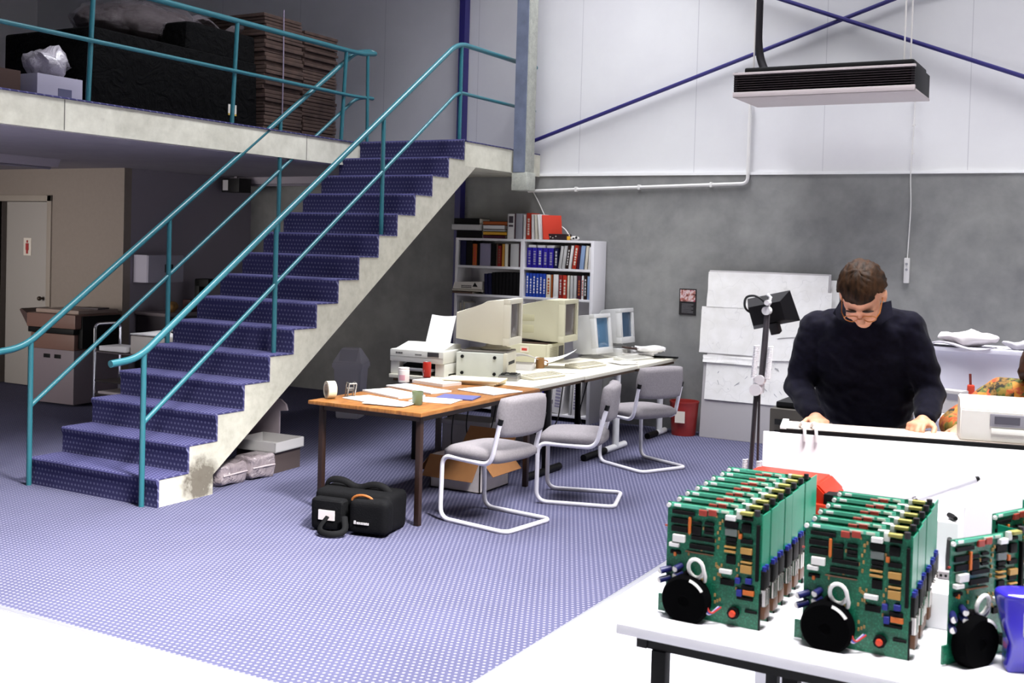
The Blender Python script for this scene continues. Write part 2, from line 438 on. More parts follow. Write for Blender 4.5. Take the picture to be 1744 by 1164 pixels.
# ------------------------------------------------------------------ things fixed to the back wall
def wall_fixtures():
    def rod(p0, p1): return MB().tube([p0, p1], .02, 10)
    def zz(x, z0, x0, k): return z0 + (x - x0) * k
    m = rod((-5.70, 10.335, 2.839), (5.6, 10.335, 2.839 + 11.30 * .328)); one(m, 'brace_rod', M_BLUESTEEL, 'blue brace rod rising from the grey column across the white wall', 'brace')
    m = rod((-5.70, 10.30, 3.906 + 3.245 * .393), (6.0, 10.30, 3.906 - 8.455 * .393)); one(m, 'brace_rod', M_BLUESTEEL, 'blue brace rod falling across the white wall behind the heater hangers', 'brace')
    # surface conduit: from the heater down to the ledge, then along the wall to the column
    wp = mat('white conduit', 'dcdad8', .45)
    p = fillet([(-3.29, 10.35, 3.2), (-3.29, 10.35, 2.418), (-5.66, 10.35, 2.345)], [0, .06, 0], 6)
    m = MB().tube(p, .016, 10)
    for x in (-3.65, -4.4, -5.1): 
        z = 2.418 + (x + 3.29) * (.073 / 2.41); m.box(x - .012, x + .012, 10.33, 10.38, z - .024, z + .024, bev=.004)
    one(m, 'conduit', wp, 'white conduit bent along the wall under the ledge trim', 'conduit')
    pts = [(-1.80, 10.36, 3.25), (-1.80, 10.36, 2.95), (-1.815, 10.36, 2.5), (-1.80, 10.36, 2.2), (-1.815, 10.36, 1.75)]
    m = MB().tube(fillet(pts, .1), .005, 8)
    for z in (3.15, 2.93, 2.68): m.box(-1.815, -1.79, 10.35, 10.38, z - .008, z + .008)
    t = thing('pendant_switch', 'white switch hanging by a thin cable on the concrete wall', 'switch', (-1.815, 10.36, 1.53))
    m.bm.transform(Mx.Translation((1.815, -10.36, -1.53))); m.obj('cable', wp, t)
    m = MB(); m.box(-.024, .024, -.02, .018, 0, .225, bev=.008); m.obj('switch_body', mat('switch white', 'd6d4d2', .4), t)
    for z in (.17, .12): m = MB(); m.cyl((0, -.02, z), (0, -.027, z), .011); m.obj('button', mat('switch grey', '9a9aa0', .4), t)
    # poster
    t = thing('poster', 'small dark poster with a photo over printed text on the concrete wall', 'poster', (-3.86, 10.374, 1.262))
    MB().box(-.087, .087, -.003, .003, -.128, .128).obj('sheet', mat('poster black', '1b181c', .5), t)
    m = MB(); m.box(-.078, .078, -.005, -.003, .005, .118)
    pm = NT('poster photo', .5); n = pm.noise(22, 3); pm.color(pm.ramp(n, [(.35, lin('3a2a2a')), (.45, lin('b06a60')), (.55, lin('d8c8c8')), (.66, lin('a8485a'))]))
    m.obj('photo', pm.m, t)
    m = MB()
    for i in range(8):
        z = -.02 - i * .012; m.box(-.06, .06 - .02 * (i % 3 == 2), -.0045, -.003, z - .002, z + .002)
    m.obj('printed_text', mat('poster text grey', '77757a', .6), t)
wall_fixtures()

def heater():
    x0, x1, y0, y1, z0, z1 = -3.10, -1.62, 9.28, 9.98, 3.085, 3.32
    t = thing('heater', 'long black louvred heater hung high before the white wall', 'heater', ((x0 + x1) / 2, (y0 + y1) / 2, z0))
    o = V(t.location)
    def bx(m, a, b, c, d, e, f, **k): return m.box(a - o.x, b - o.x, c - o.y, d - o.y, e - o.z, f - o.z, **k)
    m = MB(); bx(m, x0 + .02, x1 - .02, y0 + .04, y1, z0 + .03, z1 - .03, bev=.006); bx(m, x1 - .03, x1, y0, y1, z0 + .012, z1 - .02, bev=.006); bx(m, x0, x0 + .03, y0, y1, z0 + .012, z1 - .02, bev=.006)
    m.obj('casing', M_BLACK, t)
    m = MB(); bx(m, x0 + .07, x1 - .02, y0 + .06, y1 - .05, z1 - .03, z1 + .025, bev=.015); m.obj('top_cover', M_BLACK, t)
    gm = mat('warm grey enamel', 'b9aeae', .45)
    m = MB(); bx(m, x0 - .005, x1 + .005, y0 - .006, y1, z0, z0 + .02, bev=.004); bx(m, x0 - .005, x1 + .005, y0 - .008, y0 + .02, z0, z0 + .045, bev=.004); m.obj('bottom_panel', gm, t)
    m = MB(); bx(m, x0 - .008, x1 + .004, y0 - .01, y0 + .03, z1 - .045, z1 - .025, bev=.003); m.obj('top_rim', gm, t)
    m = MB()
    for i in range(7):
        z = z0 + .062 + i * .0195
        bx(m, x0, x1, y0 - .004, y0 + .03, z, z + .006)
    m.obj('louvre_slats', mat('louvre dark', '2a2024', .45), t)
    wire = mat('pale hanger cable', 'c9c5c2', .5)
    for x, d in ((-3.04, 0), (-1.77, 0), (-1.74, .12)):
        m = MB().tube([(x - o.x, y0 + .35 + d - o.y, z1 - .03 - o.z), (x - o.x, y0 + .35 + d - o.y, 7 - o.z)], .007, 8); m.obj('hanger_cable', wire, t)
    p = fillet([(-2.93 - .1, 9.7, 7), (-3.03, 9.7, 3.62), (-3.0, 9.7, 3.45), (-2.90, 9.66, 3.28)], [0, .25, .15, 0], 8)
    m = MB().tube([V(q) - o for q in p], .035, 14); m.obj('hose', mat('black insulated hose', '17131a', .7), t)
heater()

# ------------------------------------------------------------------ desks and what is on them
M_WOOD = NT('brown wood laminate', .4, .4)
_x, _y, _z = M_WOOD.xyz()
_n = M_WOOD.noise(3.5, 6, .6, M_WOOD.comb(M_WOOD.math('MULTIPLY', _x, 9.0), _y, _z), 1.2)
M_WOOD = M_WOOD.color(M_WOOD.ramp(_n, [(.3, lin('6e421f')), (.55, lin('93602f')), (.75, lin('a87440'))]))
M_CREAM = mat('cream laminate', 'dcd8c8', .45)
M_BEIGE = mat('computer beige', 'cdc8b6', .5)
M_BEIGE2 = mat('yellowed computer beige', 'c6c2a8', .5)
M_GREYB = mat('computer grey white', 'd4d3cc', .5)
M_PAPER = mat('white paper', 'f0eeee', .75)
M_MANILA = mat('manila folder', 'e6d6a8', .7)
M_PAGE = mat('page block', 'd9d4c6', .8)
M_DARKGLASS = mat('dark screen glass', '3a3638', .12, spec=.6)
M_BLUEGLASS = mat('blue-grey screen glass', '4d6f8e', .12, spec=.6)

def wood_table():
    x0, x1, y0, y1 = -4.715, -3.825, 5.70, 7.262
    t = thing('work_table', 'brown wood-topped table with dark square legs, black bag beneath', 'table', ((x0 + x1) / 2, (y0 + y1) / 2, 0))
    hx, hy = (x1 - x0) / 2, (y1 - y0) / 2
    MB().box(-hx, hx, -hy, hy, .695, .72, bev=.004).obj('tabletop', M_WOOD, t)
    dk = mat('dark brown steel', '2a1a14', .45)
    for sx in (-1, 1):
        for sy in (-1, 1):
            cx, cy = sx * (hx - .06), sy * (hy - .08)
            MB().box(cx - .018, cx + .018, cy - .018, cy + .018, 0, .695, bev=.003).obj('leg', dk, t)
    m = MB()
    for s in (-1, 1):
        m.box(-hx + .05, hx - .05, s * (hy - .08) - .012, s * (hy - .08) + .012, .655, .694); m.box(s * (hx - .06) - .012, s * (hx - .06) + .012, -hy + .06, hy - .06, .655, .694)
    m.obj('apron', dk, t)
wood_table()

def desk(label, x0, x1, y0, y1, posts, legs=()):
    t = thing('desk', label, 'desk', ((x0 + x1) / 2, (y0 + y1) / 2, 0), group=None)
    o = V(t.location)
    m = MB(); m.box(x0 - o.x, x1 - o.x, y0 - o.y, y1 - o.y, .69, .72, bev=.004); m.obj('tabletop', M_CREAM, t)
    m = MB(); m.box(x0 - o.x + .03, x1 - o.x - .02, y0 - o.y + .02, y1 - o.y - .02, .665, .69); m.obj('frame_rail', mat('brown edge', '57432f', .6), t)
    for (px, py, fy0, fy1, half) in posts:
        pm = M_WHITE if half else M_BLACKM
        MB().tube([(px - o.x, py - o.y, .03), (px - o.x, py - o.y, .665)], .03, 14).obj('post', pm, t)
        f = MB().tube([(px - o.x, fy0 - o.y, .028), (px - o.x, (fy0 + fy1) / 2 - o.y, .028)], .028, 12, 1 if half else 0)
        f.tube([(px - o.x, (fy0 + fy1) / 2 - o.y, .028), (px - o.x, fy1 - o.y, .028)], .028, 12, 0)
        f.obj('foot_bar', [pm, M_BLACK], t)
    for (lx, ly) in legs:
        MB().box(lx - o.x - .02, lx - o.x + .02, ly - o.y - .02, ly - o.y + .02, 0, .665, bev=.003).obj('leg', M_BLACKM, t)
desk('cream desk joined to the wood table, lying case and printer on it', -5.20, -3.915, 7.275, 8.20, [(-3.97, 7.66, 7.34, 7.90, False)], [(-5.12, 7.55), (-5.12, 8.08)])
desk('cream middle desk carrying the big yellowed monitor', -5.30, -3.905, 8.205, 9.28, [(-3.96, 8.96, 8.32, 9.16, True)], [(-5.22, 8.32), (-5.22, 9.2)])
desk('cream desk end by the concrete wall, small monitors on it', -4.63, -3.895, 9.285, 10.22, [(-3.95, 9.95, 9.66, 10.10, True)], [(-4.55, 9.40)])

def chair_proto():
    t = thing('cantilever_chair', 'grey upholstered tube chair drawn up to the brown wood table', 'chair', group='grey cantilever chairs')
    fab = mat('grey wool upholstery', '827d80', .95, spec=.1, var=.1, vs=90, bump=.25, bs=400)
    tube = mat('pale grey tube enamel', 'd8d5dc', .35)
    # faces -X; front uprights at x=-.27, base runs back to +X
    hw = .225; r = .0152
    pts = [(.20, -hw, .68), (.165, -hw, .55), (.13, -hw, .405), (-.27, -hw + .01, .415), (-.27, -hw, .0125), (.27, -hw - .01, .0125),
           (.27, hw + .01, .0125), (-.27, hw, .0125), (-.27, hw - .01, .415), (.13, hw, .405), (.165, hw, .55), (.20, hw, .68)]
    MB().tube(fillet(pts, [0, .05, .07, .07, .08, .06, .06, .08, .07, .07, .05, 0], 6), r, 12).obj('tube_frame', tube, t)
    m = MB()   # seat cushion, slightly domed with a rounded front
    def pad(m, fn, nu=14, nv=14):
        top = []; bot = []
        for i in range(nu + 1):
            a = []; b = []
            for j in range(nv + 1):
                u, v = i / nu * 2 - 1, j / nv * 2 - 1
                k = max(0, 1 - abs(u) ** 8) ** .4 * max(0, 1 - abs(v) ** 8) ** .4
                # squircle outline
                su = u * math.sqrt(1 - v * v * .18); sv = v * math.sqrt(1 - u * u * .18)
                p, n = fn(su, sv)
                a.append(m.bm.verts.new(p + n * (.020 + .030 * k))); b.append(m.bm.verts.new(p - n * (.014 + .026 * k)))
            top.append(a); bot.append(b)
        def q(*vs):
            f = m.bm.faces.new(vs); f.smooth = True
        for i in range(nu):
            for j in range(nv):
                q(top[i][j], top[i + 1][j], top[i + 1][j + 1], top[i][j + 1]); q(bot[i][j + 1], bot[i + 1][j + 1], bot[i + 1][j], bot[i][j])
        for i in range(nu):
            q(bot[i][0], bot[i + 1][0], top[i + 1][0], top[i][0]); q(top[i][nv], top[i + 1][nv], bot[i + 1][nv], bot[i][nv])
        for j in range(nv):
            q(top[0][j], top[0][j + 1], bot[0][j + 1], bot[0][j]); q(bot[nu][j], bot[nu][j + 1], top[nu][j + 1], top[nu][j])
    pad(m, lambda u, v: (V((-.045 + u * .235, v * .232, .445 - .012 * u * u * (u < 0))), V((0, 0, 1))))
    m.obj('seat', fab, t, sharp=80)
    m = MB()
    def bk(u, v):
        z = .575 + .26 * (u * .5 + .5)
        x = .175 + .10 * (z - .55) + .028 * (1 - v * v)
        return V((x, v * .235, z)), V((-1, 0, .12)).normalized()
    pad(m, bk); m.obj('backrest', fab, t, sharp=80)
    m = MB()
    for s in (-1, 1): m.cyl((.195, s * hw, .665), (.205, s * hw, .70), .017)
    m.obj('tube_plugs', M_BLACK, t)
    return t
ch = chair_proto()
ch.location = (-3.555, 6.175, 0); ch.rotation_euler = (0, 0, R(-8))
dup(ch, (-3.385, 7.065, 0), R(18), 'grey upholstered tube chair beside the cream middle desk, seen side-on')
dup(ch, (-3.50, 8.46, 0), R(-26), 'grey upholstered tube chair at the wall-end desk near the red bin')

def crt(name, label, cat, mats, W, D, Hh, loc, rz, tilt=0, step=True, vents=False, screen=None, base=True):
    """a CRT monitor facing local +X; origin on what it stands on"""
    t = thing(name, label, cat, loc, rz)
    M = Mx.Rotation(tilt, 4, 'Y'); zb = .05 if base else .012
    def put(m, *a, **k): return m
    m = MB()
    if step:   # deep tube housing stepped towards the rear
        prof = [(0, 0), (0, Hh), (-.10, Hh - .008), (-.17, Hh - .016), (-.205, Hh - .042), (-D, Hh - .115), (-D, .035), (-.10, .0)]
    else:
        prof = [(0, 0), (0, Hh), (-.16, Hh), (-.20, Hh - .010), (-D, Hh - .065), (-D, .02), (-.14, .0)]
    q = []
    N = len(prof)
    for s in (-1, 1):
        q.append([m.bm.verts.new(M @ V((u, s * W / 2 * (1 if u > -.2 else .93), v + zb))) for u, v in prof])
    m.bridge(q[0], q[1], 0); m.cap(q[0], 0, True); m.cap(q[1], 0)
    bmesh.ops.bevel(m.bm, geom=list(m.bm.edges), offset=.006, segments=2, affect='EDGES', profile=.6)
    m.obj('housing', mats[0], t)
    if vents:
        for z0, z1 in ((.10, .19), (.205, .285)):
            for s in (-1, 1):
                m = MB(); m.box(-D + .02, -D + .20, s * W * .468 - .004, s * W * .468 + .004, z0 + zb - .03, z1 + zb - .05, bev=.002, M=M); m.obj('vent_panel', mats[1], t)
    # bezel ring in front with the recessed screen
    m = MB(); b = .035; bb = .055
    for y0, y1, z0, z1 in ((-W / 2 - .004, W / 2 + .004, Hh - b, Hh + .004), (-W / 2 - .004, W / 2 + .004, -.004, bb), (-W / 2 - .004, -W / 2 + b, bb, Hh - b), (W / 2 - b, W / 2 + .004, bb, Hh - b)):
        m.box(-.03, .025, y0, y1, z0 + zb, z1 + zb, bev=.004, M=M)
    m.obj('bezel', mats[0], t)
    m = MB()
    def sc(u, v):
        y = (u - .5) * (W - 2 * b + .01); z = bb - .005 + v * (Hh - b - bb + .01) + zb
        return M @ V((.004 + .012 * (1 - (2 * u - 1) ** 2) * (1 - (2 * v - 1) ** 2), y, z))
    m.sheet(sc, 8, 8, (.01, 0, 0)); m.obj('screen', screen or M_DARKGLASS, t)
    if base:
        m = MB(); m.lathe([(.12, 0), (.125, .012), (.09, .022), (.07, .05)], (-.14, 0, 0), 24); m.obj('swivel_base', mats[0], t)
    return t

def box_thing(name, label, cat, size, loc, rz, mt, bev=.004, group=None):
    t = thing(name, label, cat, loc, rz, group)
    MB().box(-size[0] / 2, size[0] / 2, -size[1] / 2, size[1] / 2, 0, size[2], bev=bev).obj('body', mt, t)
    return t

def computers():
    rz = R(16)
    # a desktop computer case standing on its side, its underside with four feet towards the room
    t = thing('computer_case', 'beige computer case on its side, four black feet showing, under a monitor', 'computer', (-4.57, 7.72, .72), rz)
    MB().box(-.20, .20, -.16, .16, 0, .19, bev=.006).obj('casing', mat('zinc-plated case underside', 'c6c8c0', .5, var=.05, vs=8), t)
    MB().box(.185, .215, -.165, .165, -.0, .195, bev=.006).obj('front_bezel', M_BEIGE, t)
    for x in (-.15, .115):
        for z in (.028, .158):
            MB().cyl((x, -.16, z), (x, -.172, z), .014, .012, 14).obj('rubber_foot', M_BLACK, t)
    MB().box(.214, .2165, -.10, .10, .10, .125).obj('drive_slot', M_BLACK, t)
    m = MB().box(-.19, .19, -.15, .15, 0, .015, bev=.003); one(m, 'cover_plate', mat('dull grey steel', '77726c', .5), 'grey steel plate between the lying case and its monitor', 'plate', None, (-4.56, 7.75, .911), (0, 0, rz))
    crt('crt_monitor', 'cream monitor with a stepped housing on the lying computer case', 'monitor', (M_BEIGE, M_BEIGE), .34, .43, .36, (-4.38, 7.82, .927), R(12), 0, True, False, mat('unlit monitor glass', '57504e', .15, spec=.6))
    # second computer: flat case with a louvred front, big yellowed monitor on it
    t = thing('computer_case', 'yellowed flat computer case with louvred front under the large monitor', 'computer', (-4.83, 9.02, .72), R(8))
    MB().box(-.24, .20, -.21, .21, .0, .165, bev=.006).obj('casing', M_BEIGE2, t)
    m = MB().box(.195, .225, -.215, .215, .0, .17, bev=.006); m.obj('front_bezel', M_BEIGE2, t)
    m = MB()
    for i in range(9): m.box(.2235, .228, -.19, .02, .02 + i * .014, .026 + i * .014)
    m.obj('louvre_slats', mat('louvre shade beige', '98927a', .6), t)
    MB().box(.2235, .227, .05, .18, .03, .14).obj('drive_bay', mat('dark bay', '4a4540', .5), t)
    m = MB(); m.box(-.05, .03, -.2165, -.215, .09, .145); m.obj('sticker', mat('sticker pale', 'e0d6c4', .6), t)
    MB().box(-.035, .015, -.218, -.2165, .105, .128).obj('sticker_red_print', mat('sticker red', 'c04038', .6), t)
    m = MB().box(-.22, .2, -.19, .19, 0, .012, bev=.002); one(m, 'cover_plate', mat('dark brown tray', '4b3a30', .6), 'dark brown tray under the large yellowed monitor', 'plate', None, (-4.83, 9.05, .886), (0, 0, R(8)))
    crt('crt_monitor', 'large yellowed monitor with two vent panels in front of the bookcase', 'monitor', (M_BEIGE2, mat('vent beige', 'b4af90', .6)), .36, .45, .375, (-4.52, 9.10, .90), R(6), 0, False, True, mat('grey monitor glass', '5d5450', .15, spec=.6), base=False)
    b = mat('grey-white monitor plastic', 'd0d0d0', .5)
    crt('crt_monitor', 'grey-white monitor with a blue screen angled towards the room', 'monitor', (b, b), .28, .25, .37, (-4.42, 9.66, .72), R(-8), R(-7), False, False, M_BLUEGLASS)
    crt('crt_monitor', 'grey-white monitor tucked behind the other blue-screened one', 'monitor', (b, b), .26, .24, .33, (-4.36, 10.06, .80), R(-6), R(-5), False, False, mat('slate screen glass', '3d5570', .12, spec=.6))
    box_thing('computer_case', 'low grey case carrying the rearmost small monitor', 'computer', (.30, .26, .078), (-4.42, 10.05, .72), R(-6), b)
computers()

def keyboard(label, loc, rz, mt, W=.44, D=.165):
    t = thing('keyboard', label, 'keyboard', loc, rz)
    m = MB(); m.prism([(-D / 2, 0), (D / 2, 0), (D / 2, .014), (-D / 2, .032)], lambda u, v, w_: V((u, w_, v)), -W / 2, W / 2)
    bmesh.ops.bevel(m.bm, geom=list(m.bm.edges), offset=.004, segments=2, affect='EDGES')
    m.obj('casing', mt[0], t)
    m = MB(); k = -.018 / D
    def zt(x): return .023 + k * x
    for r in range(5):
        for c in range(15):
            x = -D / 2 + .030 + r * .022; y = -W / 2 + .022 + c * .0212
            m.box(x, x + .018, y, y + .018, zt(x) - .002, zt(x + .009) + .006)
        for c in range(4):
            x = -D / 2 + .030 + r * .022; y = -W / 2 + .352 + c * .0205
            m.box(x, x + .018, y, y + .0175, zt(x) - .002, zt(x + .009) + .006)
    m.obj('keys', mt[1], t)
    return t
kk = (M_BEIGE, mat('key grey-beige', 'c2bdaa', .55))
keyboard('cream keyboard in front of the lying computer case', (-4.14, 7.88, .721), R(-8), kk)
keyboard('cream keyboard on the middle desk by the brown mug', (-4.22, 8.86, .721), R(-6), kk)
keyboard('pale keyboard at the wall end of the desks', (-4.16, 9.78, .721), R(-12), (M_GREYB, mat('key pale', 'c9c7bf', .55)))

def printer():
    t = thing('printer', 'cream laser printer with a paper tray, at the wood table far end', 'printer', (-4.985, 7.50, .72), R(6))
    m = MB(); m.box(-.24, .24, -.19, .20, .10, .20, bev=.014); m.box(-.24, .24, -.10, .20, .015, .10, bev=.006); m.box(-.24, -.16, -.17, -.09, .0, .10, bev=.004); m.box(.16, .24, -.17, -.09, .0, .10, bev=.004)
    m.obj('body', M_GREYB, t)
    m = MB(); m.prism([(-.15, .20), (.18, .20), (.18, .235), (.06, .245)], lambda u, v, w_: V((w_, u, v)), -.21, .21); m.obj('top_cover', M_GREYB, t)
    m = MB()
    m.prism([(-.155, .02), (-.155, .07), (-.11, .098), (.155, .098), (.155, .02)], lambda u, v, w_: V((u, w_, v)), -.115, -.103); m.obj('outlet_recess', M_BLACK, t)
    MB().box(-.13, .14, -.20, -.10, .035, .055, bev=.003).obj('paper_tray', mat('tray grey', '8e8d90', .5), t)
    MB().box(-.235, .235, -.1915, -.189, .143, .146).obj('seam_line', mat('seam grey', '8d8c86', .6), t)
    m = MB()
    for i, wd in enumerate((.008, .006, .009, .007, .008, .006)): m.box(-.185 + i * .011, -.185 + i * .011 + wd, -.1925, -.19, .165, .178)
    m.obj('brand_lettering', mat('print dark grey', '4c4a4a', .6), t)
    m = MB()
    for i in range(6): m.box(-.01 + i * .010, -.003 + i * .010, -.1925, -.19, .162, .169)
    m.obj('model_lettering', mat('print dark grey', '4c4a4a', .6), t)
    m = MB(); m.box(.10, .20, -.195, -.188, .155, .19, bev=.003); m.obj('control_panel', mat('panel dark', '3c3a3c', .4), t)
    # sheets standing in the rear feeder
    m = MB(); m.sheet(lambda u, v: V((-.05 + u * .21, .06 + v * .10 + .02 * u, .245 + v * .22 - .01 * math.sin(u * 3))), 6, 6, (0, -.004, 0))
    one(m, 'paper_sheets', M_PAPER, 'white sheets standing up in the printer feeder', 'paper', None, (-4.985, 7.50, .72), (0, 0, R(6)))
printer()

def can(label, loc, r, h, cm, band=None):
    t = thing('drink_can', label, 'can', loc)
    m = MB(); m.lathe([(r * .78, 0), (r, .008), (r, h - .012), (r * .86, h - .002), (r * .84, h)], n=28, capt=False); m.obj('body', cm, t)
    m = MB(); m.lathe([(r * .84, h - .001), (r * .80, h - .004), (r * .2, h - .004)], n=24, capb=False); m.obj('lid', mat('aluminium can end', 'c4c4c8', .3, metal=.9), t)
    return t
def desk_items():
    # red can with white script-like marks
    t = can('red drink can with white lettering beside the printer', (-4.82, 7.25, .72), .033, .125, mat('can red', 'b52a1c', .3, spec=.6))
    m = MB()
    for a0, z0, z1, w_ in ((-150, .02, .108, 7), (-128, .03, .05, 9), (-118, .012, .035, 16), (-140, .075, .10, 8), (-100, .05, .06, 6)):
        for k in range(4):
            b0, b1 = R(a0 + w_ * k / 4), R(a0 + w_ * (k + 1) / 4); rr = .0335
            dz = .006 * math.sin(k * 2.1)
            m.poly([(rr * math.cos(b0), rr * math.sin(b0), z0 + dz), (rr * math.cos(b1), rr * math.sin(b1), z0 + dz), (rr * math.cos(b1), rr * math.sin(b1), z1 + dz), (rr * math.cos(b0), rr * math.sin(b0), z1 + dz)])
    m.obj('white_lettering', mat('can white', 'efe8e6', .4), t)
    # white pot with pink label
    t = thing('plastic_tub', 'white tub with a pink label at the wood table edge', 'tub', (-4.78, 6.88, .72))
    MB().lathe([(.036, 0), (.042, .006), (.042, .095), (.038, .10), (.038, .104), (.041, .106), (.041, .112)], n=28).obj('body', mat('tub white', 'e9e2de', .45), t)
    m = MB()
    for k in range(6):
        b0, b1 = R(-110 + 11 * k), R(-110 + 11 * (k + 1)); rr = .0425
        m.poly([(rr * math.cos(b0), rr * math.sin(b0), .02), (rr * math.cos(b1), rr * math.sin(b1), .02), (rr * math.cos(b1), rr * math.sin(b1), .06), (rr * math.cos(b0), rr * math.sin(b0), .06)])
    m.obj('pink_label', mat('label pink', 'd9a3ad', .5), t)
    # ribbed green glass tumbler
    t = thing('glass_tumbler', 'ribbed green glass tumbler at the wood table near edge', 'glass', (-4.05, 5.99, .72))
    m = MB(); n = 36; prev = None
    gm = NT('green ribbed glass', .12, .6); gm.b.inputs['Base Color'].default_value = lin('8a9a78'); gm.b.inputs['Transmission Weight'].default_value = .55; gm.b.inputs['IOR'].default_value = 1.45
    def ring(r, z, rib): 
        return [m.bm.verts.new(V(((r + rib * (i % 2)) * math.cos(2 * math.pi * i / n), (r + rib * (i % 2)) * math.sin(2 * math.pi * i / n), z))) for i in range(n)]
    rs = [ring(.028, 0, 0), ring(.031, .006, .002), ring(.036, .075, .002), ring(.037, .088, 0), ring(.034, .088, 0), ring(.029, .012, 0)]
    for a, b in zip(rs, rs[1:]): m.bridge(a, b, 0)
    m.cap(rs[0], 0, True); m.cap(rs[-1], 0)
    m.obj('tumbler_body', gm.m, t)
    # tape roll and its little steel dispenser
    t = thing('tape_roll', 'roll of pale packing tape standing on the wood table corner', 'tape', (-4.66, 5.86, .72), R(-32))
    m = MB(); Mr = Mx.Translation((0, 0, .058)) @ Mx.Rotation(R(90), 4, 'X')
    prof = [(.038, -.028), (.058, -.028), (.058, .028), (.038, .028)]
    q = [m.ring(V((0, 0, z)), V((r, 0, 0)), V((0, r, 0)), 32) for r, z in prof]
    for ring_ in q:
        for v in ring_: v.co = Mr @ v.co
    for i in range(4): m.bridge(q[i], q[(i + 1) % 4], 0)
    m.obj('tape', mat('packing tape', 'd8d0b4', .35, spec=.6), t)
    m = MB()
    q = [m.ring(V((0, 0, z)), V((r, 0, 0)), V((0, r, 0)), 32) for r, z in [(.035, -.029), (.0385, -.029), (.0385, .029), (.035, .029)]]
    for ring_ in q:
        for v in ring_: v.co = Mr @ v.co
    for i in range(4): m.bridge(q[i], q[(i + 1) % 4], 0)
    m.obj('cardboard_core', mat('grey core', '9a948c', .8), t)
    t = thing('tape_dispenser', 'small bent-steel tape dispenser frame behind the tape roll', 'dispenser', (-4.60, 6.0, .72), R(-32))
    st = mat('dull steel', '8d8880', .35, metal=.7)
    m = MB(); m.box(-.05, .05, -.03, .03, 0, .004); m.tube(fillet([(-.03, -.026, .004), (-.005, -.026, .10), (.045, -.026, .095), (.01, -.026, .004)], .01), .004, 8); m.tube(fillet([(-.03, .026, .004), (-.005, .026, .10), (.045, .026, .095), (.01, .026, .004)], .01), .004, 8); m.tube([(.045, -.026, .095), (.045, .026, .095)], .005, 8)
    m.obj('bent_frame', st, t)
    MB().tube([(-.01, -.026, .05), (-.01, .026, .05)], .014, 12).obj('roller', mat('grey roller', '5c5650', .5), t)
    # mug
    t = thing('mug', 'brown mug among the papers on the cream desks', 'mug', (-4.47, 8.47, .72), R(20))
    MB().lathe([(.034, 0), (.038, .005), (.038, .088), (.034, .09), (.033, .02)], n=28, capt=True).obj('body', mat('mug brown', '8a6236', .35), t)
    MB().tube(fillet([(.036, 0, .07), (.066, 0, .068), (.066, 0, .026), (.036, 0, .022)], .02), .006, 8).obj('handle', mat('mug brown', '8a6236', .35), t)
    # a bare disk drive on the desk
    t = thing('disk_drive', 'bare metal disk drive lying by the cream keyboard', 'drive', (-4.26, 8.02 - .45, .72), R(20))
    MB().box(-.075, .075, -.10, .10, .0, .04, bev=.004).obj('drive_body', mat('drive metal', '9b9a98', .35, metal=.6), t)
    MB().box(-.07, .07, -.09, .09, .04, .045).obj('circuit_board', mat('dark board', '33342f', .5), t)
    m = MB(); m.box(-.06, -.03, -.06, .02, .045, .052); m.box(.0, .05, -.02, .06, .045, .052); m.box(-.05, -.01, .04, .07, .045, .05)
    m.obj('chips', M_BLACK, t)
desk_items()

